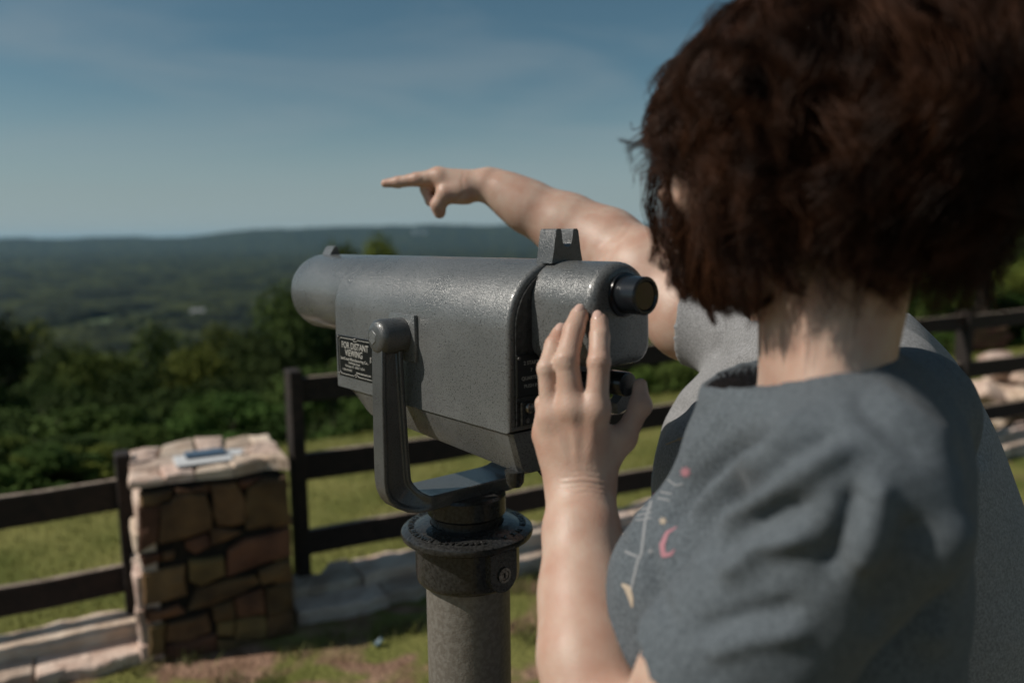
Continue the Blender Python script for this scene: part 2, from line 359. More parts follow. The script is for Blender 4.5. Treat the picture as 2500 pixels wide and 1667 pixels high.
def ground_mat():
    m = bpy.data.materials.new('dirt_and_turf'); m.use_nodes = True; t = m.node_tree; b = t.nodes['Principled BSDF']; L = t.links.new
    b.inputs['Roughness'].default_value = .95; b.inputs['Specular IOR Level'].default_value = .1
    co = t.nodes.new('ShaderNodeTexCoord')
    def noise(sc, det, dist=0): 
        n = t.nodes.new('ShaderNodeTexNoise'); n.inputs['Scale'].default_value = sc; n.inputs['Detail'].default_value = det; n.inputs['Distortion'].default_value = dist; L(co.outputs['Object'], n.inputs['Vector']); return n
    def ramp(n, p0, c0, p1, c1):
        r = t.nodes.new('ShaderNodeValToRGB'); r.color_ramp.elements[0].position = p0; r.color_ramp.elements[1].position = p1
        r.color_ramp.elements[0].color = (*c0, 1); r.color_ramp.elements[1].color = (*c1, 1); L(n.outputs[0], r.inputs[0]); return r
    dirt = ramp(noise(9, 8), .35, (0.17, 0.10, 0.065), .65, (0.34, 0.215, 0.15))
    turf = ramp(noise(2.2, 9), .32, (0.10, 0.115, 0.028), .68, (0.215, 0.205, 0.065))
    msk = ramp(noise(3.2, 7, .5), .44, (0, 0, 0), .54, (1, 1, 1))
    mixa = t.nodes.new('ShaderNodeMix'); mixa.data_type = 'RGBA'; L(msk.outputs[0], mixa.inputs[0]); L(dirt.outputs[0], mixa.inputs[6]); L(turf.outputs[0], mixa.inputs[7])
    # lawn only beyond the fence: distance along the fence normal
    vd = t.nodes.new('ShaderNodeVectorMath'); vd.operation = 'DOT_PRODUCT'; vd.inputs[1].default_value = (FN[0], FN[1], 0); L(co.outputs['Object'], vd.inputs[0])
    off = float(F0 @ FN)
    mr = t.nodes.new('ShaderNodeMapRange'); mr.inputs['From Min'].default_value = off-.15; mr.inputs['From Max'].default_value = off+.15; L(vd.outputs['Value'], mr.inputs['Value'])
    mixb = t.nodes.new('ShaderNodeMix'); mixb.data_type = 'RGBA'; L(mr.outputs[0], mixb.inputs[0]); L(mixa.outputs[2], mixb.inputs[6]); L(turf.outputs[0], mixb.inputs[7])
    mr2 = t.nodes.new('ShaderNodeMapRange'); mr2.inputs['From Min'].default_value = off+3.0; mr2.inputs['From Max'].default_value = off+6; L(vd.outputs['Value'], mr2.inputs['Value'])
    mixc = t.nodes.new('ShaderNodeMix'); mixc.data_type = 'RGBA'; L(mr2.outputs[0], mixc.inputs[0]); L(mixb.outputs[2], mixc.inputs[6]); mixc.inputs[7].default_value = (0.028, 0.035, 0.014, 1)
    L(mixc.outputs[2], b.inputs['Base Color'])
    nb = noise(40, 6); bp = t.nodes.new('ShaderNodeBump'); bp.inputs['Distance'].default_value = .02; L(nb.outputs[0], bp.inputs['Height']); L(bp.outputs[0], b.inputs['Normal'])
    return m
gm = ground_mat()
def make_ground():
    nr, na = 260, 220
    r = np.concatenate([[0.0], np.geomspace(.3, 25000, nr)]); a = np.linspace(0, 2*math.pi, na, endpoint=False)
    R, A = np.meshgrid(r, a, indexing='ij'); X = R*np.sin(A); Y = R*np.cos(A); Z = ground_h(X, Y)
    V = np.stack([X, Y, Z], -1).reshape(-1, 3)
    i = np.arange(nr)[:, None]*na+np.arange(na)[None]; j = np.arange(nr)[:, None]*na+(np.arange(na)[None]+1) % na
    F = np.stack([i, i+na, j+na, j], -1).reshape(-1, 4)
    return tag(npmesh('ground', V, F, gm), kind='structure')
make_ground()

# forest canopy seen far below: domed crowns as real relief
HOUSE = P(482, 752, 1420)[:2]*(1.0); CLEAR = P(312, 762, 1380)[:2]
def canopy_h(x, y):
    g = ground_h(x, y); r = np.hypot(x, y)
    def domes(sz, seed):
        X = x/sz; Y = y/sz; xi = np.floor(X); yi = np.floor(Y); best = np.full(x.shape, 9.0); hb = np.zeros(x.shape)
        for dx in (-1, 0, 1):
            for dy in (-1, 0, 1):
                cx = xi+dx; cy = yi+dy
                def hs(k):
                    v = np.sin(cx*(127.1+k)+cy*(311.7-k)+seed)*43758.5453; return v-np.floor(v)
                ddx = X-cx-.15-.7*hs(1); ddy = Y-cy-.15-.7*hs(7); dd = ddx*ddx+ddy*ddy
                m = dd < best; best = np.where(m, dd, best); hb = np.where(m, hs(13), hb)
        return np.sqrt(np.clip(1-best*1.5, 0, 1))*(.55+.6*hb)
    h = 4+10*domes(11, 1.7)+ (n2(x, y, 45, 11)-.5)*7 + (n2(x, y, 3.0, 12)-.5)*2.0
    big = np.clip((r-1800)/2500, 0, 1)
    h = h+big*(domes(48, 4.1)*16+ (n2(x, y, 260, 14)-.5)*14)
    for (c, rx, ry) in ((HOUSE, 24, 190), (CLEAR, 34, 230)):
        q = ((x-c[0])/rx)**2+((y-(c[1]-ry*.55))/ry)**2; h = h*np.clip((q-.8)/.5, 0, 1)-1*(q < .8)
    d = fdist(x, y); h = h*np.clip((d-70)/40, 0, 1)-2*(d < 72)
    return g+h
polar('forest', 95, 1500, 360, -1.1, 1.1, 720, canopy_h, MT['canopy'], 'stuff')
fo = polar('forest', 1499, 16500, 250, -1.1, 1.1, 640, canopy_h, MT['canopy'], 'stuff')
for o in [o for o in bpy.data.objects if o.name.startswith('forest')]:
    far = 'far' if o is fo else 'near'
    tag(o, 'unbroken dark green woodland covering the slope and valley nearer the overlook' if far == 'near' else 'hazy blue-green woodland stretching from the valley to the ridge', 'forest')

# far buildings
def house(loc, w, d, h, name, label, cat):
    z = float(ground_h(loc[0], loc[1]))+.5
    r = empty(name, (loc[0], loc[1], z), .35); tag(r, label, cat)
    bm = bmesh.new(); box(bm, (0, 0, h/2), (w, d, h)); bmobj('wall', bm, MT['whitewall'], r)
    bm = bmesh.new(); prism(bm, [(-d*.6, h), (d*.6, h), (0, h+d*.4)], lambda u, v, t: (t, u, v), -w*.54, w*.54); bmobj('roof', bm, MT['roof'], r)
    me = None
    for i in range(4):
        bm = bmesh.new(); box(bm, (-w*.35+i*w*.23, -d/2-.05, h*.55), (w*.09, .12, h*.3)); bmobj('window', bm, MT['win'], r)
    return r
house(HOUSE, 22, 11, 6, 'white_house', 'small white house with pale roof alone among the woods in the valley', 'house')
bm = bmesh.new(); bmesh.ops.create_circle(bm, cap_ends=True, segments=28, radius=1)
for v in bm.verts: v.co = Vector((v.co.x*31, v.co.y*210, 0)) + Vector((CLEAR[0], CLEAR[1]-126, 0))
for v in bm.verts: v.co.z = float(ground_h(v.co.x, v.co.y))+1.2
tag(bmobj('meadow', bm, MT['clearing']), kind='structure')
for k, (px, w) in enumerate(((1014, 52), (1036, 58))):
    q = P(px, 592, 8300); z = float(canopy_h(np.array([q[0]]), np.array([q[1]]))[0])-6
    r = empty('white_building', (q[0], q[1], z)); tag(r, ['left white industrial block under the distant ridge, smaller of two', 'right white industrial block under the distant ridge, larger of two'][k], 'building', 'white buildings under the ridge')
    bm = bmesh.new(); box(bm, (0, 0, 20), (w, 60, 40)); bmobj('wall', bm, MT['whitewall'], r)
    bm = bmesh.new(); box(bm, (0, 0, 41.5), (w*1.05, 62, 3)); bmobj('roof', bm, MT['roof'], r)
    for i in range(4):
        bm = bmesh.new(); box(bm, (-w*.36+i*w*.24, -30.1, 22), (w*.1, .4, 12)); bmobj('window', bm, MT['win'], r)

# ------------------------------------------------------------------ trees
def crown_mesh(name, seed, n, leaf, style):
    g = np.random.default_rng(seed)
    nl = 26 if style != 'bush' else 14
    cs = []
    for i in range(nl):
        a = g.uniform(0, 6.28); z = g.uniform(0, 1)**.85
        rr = {'broad': .52*math.sqrt(max(0.03, 1-(2*z-.75)**2)), 'tall': .34*(1.05-z)**.6+.05, 'bush': .55*math.sqrt(max(.05, 1-z*z))}[style]
        rad = g.uniform(.4, 1)*rr; cs.append((rad*math.cos(a), rad*math.sin(a), .22+.70*z if style != 'bush' else .1+.75*z, g.uniform(.11, .2)*(1 if style != 'tall' else .8)))
    cs = np.array(cs)
    k = g.integers(0, nl, n); dirs = g.normal(size=(n, 3)); dirs /= np.linalg.norm(dirs, axis=1)[:, None]
    dirs[:, 2] = np.where(g.random(n) < .65, np.abs(dirs[:, 2]), dirs[:, 2])
    rad = cs[k, 3]*g.uniform(.55, 1.12, n)**.6
    c = cs[k, :3]+dirs*rad[:, None]*np.array([1.15, 1.15, .8])
    nn = dirs+g.normal(size=(n, 3))*.75; nn[:, 2] += .3; nn /= np.linalg.norm(nn, axis=1)[:, None]
    t = np.cross(nn, g.normal(size=(n, 3))); t /= np.linalg.norm(t, axis=1)[:, None]; b = np.cross(nn, t)
    s = leaf*g.uniform(.5, 1.3, n)[:, None]
    V = np.stack([c-t*s, c+b*s*.55+nn*s*.2, c+t*s, c-b*s*.55], 1).reshape(-1, 3)
    V[:, 2] /= np.percentile(V[:, 2], 99.6)
    F = np.arange(4*n).reshape(-1, 4)
    me_o = npmesh(name, V, F, None, None, False); me = me_o.data; bpy.data.objects.remove(me_o); return me
def trunk_mesh(seed, lean=.04):
    g = np.random.default_rng(seed); V = []; F = []
    def tube(pts, rs, n=7):
        o = len(V)
        for p, r in zip(pts, rs):
            for j in range(n):
                a = 6.283*j/n; V.append((p[0]+r*math.cos(a), p[1]+r*math.sin(a), p[2]))
        for i in range(len(pts)-1):
            for j in range(n): F.append((o+i*n+j, o+i*n+(j+1) % n, o+(i+1)*n+(j+1) % n, o+(i+1)*n+j))
    pts = [(g.normal()*lean*.4*i/6, g.normal()*lean*.4*i/6, .92*i/6-.03) for i in range(7)]
    tube(pts, [.03, .023, .019, .016, .012, .008, .003])
    for k in range(7):
        i = int(g.integers(2, 6)); p = pts[i]; a = g.uniform(0, 6.28); L = g.uniform(.18, .36)
        tube([p, (p[0]+L*.5*math.cos(a), p[1]+L*.5*math.sin(a), p[2]+L*.35), (p[0]+L*math.cos(a), p[1]+L*math.sin(a), p[2]+L*.6)], [.010, .006, .002], 5)
    o = npmesh('trunk', V, F, MT['bark']); me = o.data; bpy.data.objects.remove(o); return me
CR = {}
for st, ns in (('broad', 3), ('tall', 2), ('bush', 2)):
    for i in range(ns):
        for lf in ('leafA', 'leafB', 'leafC'):
            if i == 0 or lf != 'leafC': pass
        CR[st, i] = crown_mesh('crown', 10*i+len(st), {'broad': 11000, 'tall': 9000, 'bush': 6000}[st], {'broad': .0145, 'tall': .0135, 'bush': .026}[st], st)
TR = [trunk_mesh(3), trunk_mesh(8)]
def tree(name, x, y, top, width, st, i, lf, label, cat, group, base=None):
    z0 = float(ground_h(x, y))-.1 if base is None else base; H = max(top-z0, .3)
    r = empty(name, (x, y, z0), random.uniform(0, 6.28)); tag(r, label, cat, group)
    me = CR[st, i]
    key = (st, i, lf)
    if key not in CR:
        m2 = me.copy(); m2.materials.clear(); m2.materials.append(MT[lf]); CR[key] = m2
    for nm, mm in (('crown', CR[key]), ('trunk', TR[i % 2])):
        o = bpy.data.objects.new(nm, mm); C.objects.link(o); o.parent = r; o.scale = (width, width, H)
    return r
g2 = np.random.default_rng(5)
# tree tops along the slope: (photo x, photo y of the top, distance, crown width, style, leaf)
def put(px, py, Y, w, st, lf, label, cat='tree', group=None, name='tree'):
    q = P(px, py, Y); st_i = int(g2.integers(0, 2))
    return tree(name, q[0], q[1], q[2], w, st, st_i, lf, label, cat, group)
G1 = 'trees on the slope below the lawn'
row = []
for (px, py, Y, w, st, lf) in [
    (40, 800, 36, 7, 'tall', 'leafB'), (-60, 770, 34, 8, 'broad', 'leafA'), (150, 850, 33, 6, 'broad', 'leafA'), (250, 865, 30, 6, 'broad', 'leafB'),
    (100, 930, 26, 6, 'broad', 'leafA'), (330, 900, 28, 5.5, 'tall', 'leafA'), (390, 800, 38, 7, 'tall', 'leafA'), (470, 850, 34, 6, 'broad', 'leafB'),
    (545, 800, 40, 7, 'tall', 'leafB'), (610, 820, 38, 7, 'broad', 'leafA'), (690, 850, 30, 6, 'broad', 'leafA'), (735, 700, 42, 9, 'broad', 'leafA'),
    (810, 690, 46, 9, 'broad', 'leafA'), (920, 588, 48, 6, 'broad', 'leafB'), (835, 601, 50, 6, 'tall', 'leafB'), (1060, 655, 50, 9, 'broad', 'leafA'),
    (1160, 665, 44, 9, 'broad', 'leafA'), (1300, 690, 46, 10, 'broad', 'leafA'), (1450, 700, 50, 11, 'broad', 'leafA'), (1620, 690, 42, 10, 'broad', 'leafA'),
    (-160, 880, 24, 7, 'broad', 'leafA'), (20, 1000, 19, 5, 'broad', 'leafA'), (200, 960, 22, 5, 'tall', 'leafA'), (430, 950, 22, 5, 'broad', 'leafA'),
    (560, 930, 23, 5, 'broad', 'leafA'), (650, 960, 20, 5, 'broad', 'leafA'), (770, 900, 20, 5, 'broad', 'leafA'), (880, 880, 24, 6, 'broad', 'leafA'),
    (1000, 820, 28, 8, 'broad', 'leafA'), (1130, 850, 26, 8, 'broad', 'leafA'), (1500, 830, 26, 6, 'broad', 'leafA'), (1620, 800, 28, 7, 'broad', 'leafB'),
    (1760, 720, 38, 9, 'broad', 'leafA'), (1950, 700, 38, 10, 'broad', 'leafA'), (2120, 690, 38, 10, 'broad', 'leafA'), (2280, 640, 34, 9, 'broad', 'leafA'),
    (2440, 560, 32, 9, 'broad', 'leafA'), (2600, 500, 32, 10, 'broad', 'leafA'), (2760, 520, 34, 10, 'broad', 'leafA'), (-300, 800, 34, 9, 'broad', 'leafA'), (2380, 690, 24, 5, 'broad', 'leafA'), (2510, 640, 24, 5, 'broad', 'leafB')]:
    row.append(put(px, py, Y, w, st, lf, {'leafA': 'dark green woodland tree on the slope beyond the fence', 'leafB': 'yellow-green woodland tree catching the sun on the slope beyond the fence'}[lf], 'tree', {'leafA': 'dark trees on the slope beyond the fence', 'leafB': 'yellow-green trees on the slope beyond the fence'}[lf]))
put(500, 965, 17, 3.2, 'broad', 'leafC', 'bright fresh green tree just behind the stone pillar with the paper', 'tree')
for px, py, Y, w in [(2470, -350, 17, 8), (2640, -500, 14, 8), (2850, -500, 15, 9), (3150, -600, 13, 9), (3500, -600, 12, 9)]:
    put(px, py, Y, w, 'broad', 'leafA', 'tall dark tree rising beyond the fence at the right edge', 'tree', 'tall dark trees beyond the fence at the right edge')
row[13]['label'] = 'rounded tree top rising above the telescope barrel against the ridge'; del row[13]['group']
row[14]['label'] = 'smaller tree top between the front sight and the rounded tree crown'; del row[14]['group']
for k in range(30):                    # understorey filling the slope
    d = g2.uniform(8, 30); s = g2.uniform(-14, 26); x, y = F0+FD*s+FN*d
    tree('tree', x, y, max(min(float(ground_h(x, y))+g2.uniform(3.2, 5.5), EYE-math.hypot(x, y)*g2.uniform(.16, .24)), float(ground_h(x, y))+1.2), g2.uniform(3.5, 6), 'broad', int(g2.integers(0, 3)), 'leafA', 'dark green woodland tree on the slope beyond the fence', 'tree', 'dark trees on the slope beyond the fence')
for px, py, Y, w, lf in [(20, 1075, 8.6, 1.6, 'leafC'), (110, 1052, 9.2, 1.7, 'leafC'), (195, 1085, 8.8, 1.5, 'leafC'), (255, 1066, 9.8, 1.5, 'leafB'), (-90, 1060, 8.4, 1.8, 'leafC'), (320, 1030, 11, 1.8, 'leafA'), (760, 1010, 11, 2, 'leafA'), (880, 1000, 11.5, 2, 'leafC'), (1500, 900, 13, 2.2, 'leafB'), (1600, 880, 14, 2.2, 'leafC'), (1680, 860, 15, 2.6, 'leafA'), (2300, 745, 17, 2.6, 'leafC'), (2390, 735, 18, 2.6, 'leafB'), (2470, 720, 18, 3, 'leafC')]:
    put(px, py, Y, w, 'bush', lf, 'low leafy shrub on the edge of the lawn beyond the fence', 'shrub', 'shrubs along the edge of the lawn', 'shrub')
for px, py, Y, w, lf in [(-60, 1085, 5.0, .9, 'leafC'), (15, 1070, 5.2, .8, 'leafB'), (75, 1095, 5.1, .8, 'leafC'), (140, 1075, 5.5, .9, 'leafC'), (205, 1090, 5.5, .8, 'leafB'), (262, 1070, 5.8, .9, 'leafC'), (330, 1040, 6.2, .9, 'leafC')]:
    put(px, py, Y, w, 'bush', lf, 'sunlit light green shrub at the lawn edge behind the left stretch of fence', 'shrub', 'light green shrubs behind the left stretch of fence', 'shrub')
for k in range(34):
    s = -7+k*.75+g2.uniform(-.3, .3); x, y = F0+FD*s+FN*g2.uniform(4.6, 6.6); z = float(ground_h(x, y))
    tree('shrub', x, y, z+g2.uniform(.7, 1.25), g2.uniform(1.2, 2.0), 'bush', int(g2.integers(0, 2)), ['leafA', 'leafA', 'leafC'][int(g2.integers(0, 3))], 'low leafy shrub on the edge of the lawn beyond the fence', 'shrub', 'shrubs along the edge of the lawn')
q = P(270, 1045, 8.0); r = empty('flower', (q[0], q[1], float(ground_h(q[0], q[1])))); tag(r, 'single orange flower head standing up among the shrubs at left', 'flower')
hz = q[2]-r.location.z
bm = bmesh.new(); cyl(bm, (0, 0, 0), (0, 0, hz), .005, n=6); bmobj('stem', bm, MT['leafA'], r)
for k in range(7):
    bm = bmesh.new(); bmesh.ops.create_icosphere(bm, subdivisions=1, radius=.011)
    for v in bm.verts: v.co = Vector((v.co.x*1.3, v.co.y*.6, v.co.z*.35))
    a = k*.9; bmesh.ops.transform(bm, matrix=Matrix.Translation((.012*math.cos(a), .012*math.sin(a), hz+.008)) @ Matrix.Rotation(a, 4, 'Z'), verts=bm.verts); bmobj('petal', bm, MT['orange'], r)

# ------------------------------------------------------------------ grass
def blades(name, pts, hgt, wid, m, label, seed):
    g = np.random.default_rng(seed); n = len(pts); a = g.uniform(0, 6.283, n); ln = g.uniform(.2, .9, n); h = hgt*g.uniform(.4, 1.2, n)
    b = np.concatenate([pts, ground_h(pts[:, 0], pts[:, 1])[:, None]-.004], 1)
    t = np.stack([np.cos(a), np.sin(a), 0*a], 1); l = np.stack([-np.sin(a), np.cos(a), 0*a], 1)
    w = wid*g.uniform(.6, 1.3, n)[:, None]
    mid = b+np.stack([l[:, 0]*h*ln*.25, l[:, 1]*h*ln*.25, h*.6], 1); tip = b+np.stack([l[:, 0]*h*ln, l[:, 1]*h*ln, h], 1)
    V = np.stack([b-t*w, b+t*w, mid+t*w*.6, mid-t*w*.6, tip], 1).reshape(-1, 3); i = np.arange(n)*5
    F = np.concatenate([np.stack([i, i+1, i+2], 1), np.stack([i, i+2, i+3], 1), np.stack([i+3, i+2, i+4], 1)])
    return tag(npmesh(name, V, F, m), label, 'grass', kind='stuff')
g = np.random.default_rng(21)
n = 105000; s = g.uniform(-6, 15, n); d = g.uniform(.12, 3.5, n)**1.0
blades('lawn_grass', F0+s[:, None]*FD+d[:, None]*FN, .035, .003, MT['blade'], 'mown green lawn between the rail fence and the wooded slope', 1)
# tufts on the worn ground on this side
cs = np.stack([g.uniform(-2.6, 3.6, 900), g.uniform(1.0, 4.6, 900)], 1); cs = cs[fdist(cs[:, 0], cs[:, 1]) < -.35]
keep = n2(cs[:, 0], cs[:, 1], .45, 31)+.25*n2(cs[:, 0], cs[:, 1], .15, 33) > .55; cs = cs[keep]
k = g.integers(0, len(cs), 42000); pts = cs[k]+g.normal(size=(42000, 2))*.035; pts = pts[fdist(pts[:, 0], pts[:, 1]) < -.33]
blades('grass_tufts', pts, .04, .0022, MT['dryblade'], 'patchy dry grass tufts on the bare reddish ground beside the pillar', 2)
k = g.integers(0, len(cs), 9000); pts = cs[k]+g.normal(size=(9000, 2))*.05; pts = pts[fdist(pts[:, 0], pts[:, 1]) < -.33]
blades('grass_tufts', pts, .055, .0025, MT['blade'], 'fresh green blades scattered through the dry grass tufts', 3)
# ------------------------------------------------------------------ fence
def on(s, d, z): q = F0+FD*s+FN*d; return Vector((q[0], q[1], z))
AF = math.atan2(FD[1], FD[0]); RF = Matrix.Rotation(AF, 3, 'Z')
fence = empty('rail_fence', (F0[0], F0[1], 0), 0)
tag(fence, 'dark stained wooden rail fence running from left edge to right edge behind the telescope', 'fence')
def fpart(name, bm, m): 
    bmesh.ops.translate(bm, vec=(-F0[0], -F0[1], 0), verts=bm.verts); return bmobj(name, bm, m, fence, bevel=.004, seg=1)
POSTS = [(-2.95, .72), (-.675, .72), (0, .985), (2.33, .985), (4.66, .985), (7.0, .985), (9.3, .985)]
for s, h in POSTS:
    bm = bmesh.new(); box(bm, on(s, .0, h/2+.01), (.055, .10, h), RF); fpart('post', bm, MT['wood'])
def rail(s0, s1, z0, z1, tilt=0):
    bm = bmesh.new(); vs = box(bm, (0, 0, 0), (s1-s0, .038, z1-z0))
    ns = 7
    bmesh.ops.subdivide_edges(bm, edges=[e for e in bm.edges if abs(e.verts[0].co.x-e.verts[1].co.x) > .1], cuts=ns)
    for v in bm.verts: v.co.z += .004*math.sin(v.co.x*5+z0*40)+.002*math.sin(v.co.x*13+v.co.z*20); v.co.y += .003*math.sin(v.co.x*3.1+z0*9)
    bmesh.ops.transform(bm, matrix=Matrix.Translation(on((s0+s1)/2, -.0, (z0+z1)/2)) @ RF.to_4x4(), verts=bm.verts)
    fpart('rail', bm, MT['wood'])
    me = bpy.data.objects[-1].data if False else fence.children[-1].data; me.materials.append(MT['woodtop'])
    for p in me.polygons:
        if p.normal.z > .8: p.material_index = 1  # upward faces take the pale wood, painted as if sunlit
# rails butt against the posts; the section left of the pillar has lost its top rail
for s0, s1 in ((-2.92, -.69), (.03, 2.30), (2.36, 4.63), (4.69, 6.97), (7.03, 9.27)):
    if s0 > 0: rail(s0, s1, .855, .962)
    rail(s0, s1, .505, .625); rail(s0, s1, .172, .283)
for s0, s1 in ((-5.2, -2.98),): rail(s0, s1, .505, .625); rail(s0, s1, .172, .283)

# ------------------------------------------------------------------ stone pillar
PA = math.radians(25.5); pu = np.array([math.cos(PA), math.sin(PA)]); pn = np.array([-math.sin(PA), math.cos(PA)])   # along the face / away from the camera
PB = P(350, 1640, 0)  # placeholder
PF = np.array([-1.355, 2.83]); PW, PD, PH = .535, .48, .705
pil = empty('stone_pillar', (PF[0], PF[1], 0), PA); tag(pil, 'chest-low rubble stone pillar capped with pale slabs, white paper lying on top', 'pillar')
bm = bmesh.new(); box(bm, (PW/2, PD/2, PH/2-.03), (PW-.045, PD-.045, PH-.02)); bmobj('core', bm, MT['mortar'], pil)
def stone_prism(name, pts, ax, depth, back, m, parent, seed, bev=.012, bulge=.004):
    """an uneven block: outline pts, front face pulled in at the rim, slightly bulged"""
    g = np.random.default_rng(seed); n = len(pts); c = np.mean(pts, 0); V = []
    P0 = []
    for i in range(n):                      # midpoints give an uneven outline
        P0.append(pts[i]); a = np.array(pts[i]); b = np.array(pts[(i+1) % n])
        if np.linalg.norm(b-a) > .09: P0.append(tuple((a+b)/2+g.normal(size=2)*.004))
    pts = np.array(P0); n = len(pts)
    inner = c+(pts-c)*(1-bev/np.maximum(np.linalg.norm(pts-c, axis=1), .02))[:, None]
    dj = g.normal(size=n)*.0035
    for p in pts: V.append(ax(p[0], p[1], back))
    for i, p in enumerate(pts): V.append(ax(p[0], p[1], depth-bev*.8+dj[i]))
    for i, p in enumerate(inner): V.append(ax(p[0], p[1], depth+dj[i]))
    V.append(ax(c[0], c[1], depth+bulge))
    bm = bmesh.new(); vs = [bm.verts.new(v) for v in V]
    bm.faces.new(vs[:n])
    for i in range(n):
        j = (i+1) % n
        bm.faces.new((vs[i], vs[j], vs[n+j], vs[n+i])); bm.faces.new((vs[n+i], vs[n+j], vs[2*n+j], vs[2*n+i])); bm.faces.new((vs[2*n+i], vs[2*n+j], vs[3*n]))
    o = bmobj(name, bm, m, parent); return o
SX = [([(150,510),(270,500),(262,705),(140,775)]), ([(276,500),(330,490),(350,450),(510,455),(545,560),(552,655),(275,718)]),
 ([(545,405),(690,400),(745,500),(745,625),(590,640),(565,560)]), ([(768,440),(850,385),(990,372),(1004,640),(764,665)]),
 ([(415,730),(535,690),(550,760),(470,805),(420,775)]), ([(553,665),(600,660),(725,690),(562,755)]), ([(170,800),(280,790),(285,842),(190,868)]),
 ([(292,785),(355,780),(348,828),(296,838)]), ([(665,800),(750,742),(1004,690),(1018,840),(655,950)]), ([(190,915),(410,882),(426,1052),(205,1092)]),
 ([(440,850),(620,838),(632,940),(510,1000),(445,965)]), ([(490,1022),(800,962),(838,1000),(570,1128),(450,1140)]), ([(835,932),(1018,880),(1034,985),(855,1008)]),
 ([(215,1135),(380,1112),(420,1165),(228,1215)]), ([(330,1235),(540,1180),(562,1290),(335,1345)]), ([(606,1244),(700,1236),(692,1328),(604,1322)]),
 ([(700,1100),(860,1052),(872,1200),(722,1215)]), ([(882,1040),(1030,1020),(1038,1175),(892,1195)]), ([(236,1235),(315,1222),(322,1400),(240,1415)]),
 ([(340,1360),(590,1310),(600,1440),(345,1460)]), ([(716,1236),(872,1218),(880,1350),(702,1352)]), ([(892,1212),(1040,1192),(1045,1335),(892,1342)]),
 ([(572,1140),(688,1108),(702,1218),(590,1232)]), ([(610,1345),(870,1365),(870,1450),(615,1450)]), ([(885,1358),(1045,1345),(1045,1450),(885,1450)]),
 ([(155,440),(330,415),(320,470),(160,495)]), ([(350,405),(530,395),(535,440),(360,438)]), ([(710,385),(840,372),(760,425),(720,430)]), ([(150,1120),(205,1105),(220,1190),(160,1170)])]
def crop2uv(x, y):
    xl = 120+(y-400)*.105; xr = 1000+(y-340)*.045; u = (x-xl)/(xr-xl)
    yt = 400-60*u; yb = 1480-150*u; return (min(max(u, .0), 1.0)*PW, (1-(y-yt)/(yb-yt))*(PH-.040))
faces = [
    (lambda u, v, t: (u, -t, v)),                      # front
    (lambda u, v, t: (PW+t, u, v)),                    # right
    (lambda u, v, t: (u, PD+t, v)),                    # back
    (lambda u, v, t: (-t, u, v))]                      # left
for k, pg in enumerate(SX):
    pts = [crop2uv(x, y) for x, y in pg]
    c = np.mean(pts, 0); pts = [tuple(c+(np.array(q)-c)*1.065) for q in pts]
    stone_prism('stone', pts, faces[0], g.uniform(.0, .018), -.06, MT['stone'], pil, k, bev=.01)
def courses(L, Hh, seed):
    g = np.random.default_rng(seed); z = 0.0; out = []
    while z < Hh-.03:
        h = min(g.uniform(.07, .14), Hh-z); u = 0.0
        if Hh-z-h < .05: h = Hh-z
        while u < L-.02:
            w = g.uniform(.12, .26)
            if L-u-w < .09: w = L-u
            j = g.uniform(-.012, .012, (4, 2))
            out.append([(u+.007+j[0, 0]*.4, z+.006+j[0, 1]*.5), (u+w-.007+j[1, 0]*.5, z+.006+j[1, 1]*.5), (u+w-.007+j[2, 0]*.5, z+h-.006+j[2, 1]*.5), (u+.007+j[3, 0]*.4, z+h-.006+j[3, 1]*.5)]); u += w
        z += h
    return out
for fi, L in ((1, PD), (2, PW), (3, PD)):
    for k, pts in enumerate(courses(L, PH-.08, 50+fi)):
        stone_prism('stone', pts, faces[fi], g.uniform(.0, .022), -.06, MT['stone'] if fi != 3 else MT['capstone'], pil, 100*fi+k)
# cap slabs
xs = [-.010, .10, .235, .34, .44, .540]; ys = [-.008, .12, .29, .50]
CV = {}
for i, x in enumerate(xs):
    for j, y in enumerate(ys):
        CV[i, j] = (x+g.normal()*.018*(0 < i < 5)+g.normal()*.008, y+g.normal()*.02)
kk = 0
for i in range(5):
    for j in range(3):
        if (i, j) in ((1, 1),): continue
        ps = [CV[i, j], CV[i+1, j], CV[i+1, j+1], CV[i, j+1]] if (i, j) != (0, 1) else [CV[0, 1], CV[1, 1], CV[2, 1], CV[2, 2], CV[1, 2], CV[0, 2]]
        c = np.mean(ps, 0); ps = [tuple(c+(np.array(q)-c)*.965) for q in ps]
        tp = PH+g.uniform(-.008, .008)+(.012 if (i >= 3 and j == 0) else 0)
        stone_prism('stone', ps, lambda u, v, t: (u, v, t), tp, PH-.034, MT['capstone'], pil, 300+kk, bev=.01, bulge=.003); kk += 1
PRZ = Matrix.Rotation(PA, 3, 'Z')
def ploc(u, v, z): q = PF+pu*u+pn*v; return Vector((q[0], q[1], z))
pa = bmesh.new(); box(pa, (0, 0, .005), (.20, .135, .010)); o = bmobj('leaflet', pa, MT['paper'], bevel=.001, seg=1); o.location = ploc(.245, .105, PH+.012); o.rotation_euler = (0.03, 0, PA+.05); tag(o, 'white folded leaflet lying on the pale cap of the stone pillar', 'paper')
r = empty('phone', ploc(.255, .135, PH+.026), PA+.03); tag(r, 'flat blue-grey phone resting on the white leaflet on the pillar', 'phone')
bm = bmesh.new(); box(bm, (0, 0, .005), (.145, .072, .010)); bmobj('body', bm, MT['phone'], r, bevel=.003, seg=2)
bm = bmesh.new(); box(bm, (0, 0, .0108), (.130, .062, .0012)); bmobj('screen', bm, MT['phone'], r)
bm = bmesh.new(); cyl(bm, (.06, .02, .0105), (.06, .02, .0125), .007, n=14); bmobj('camera_lens', bm, MT['lens'], r)
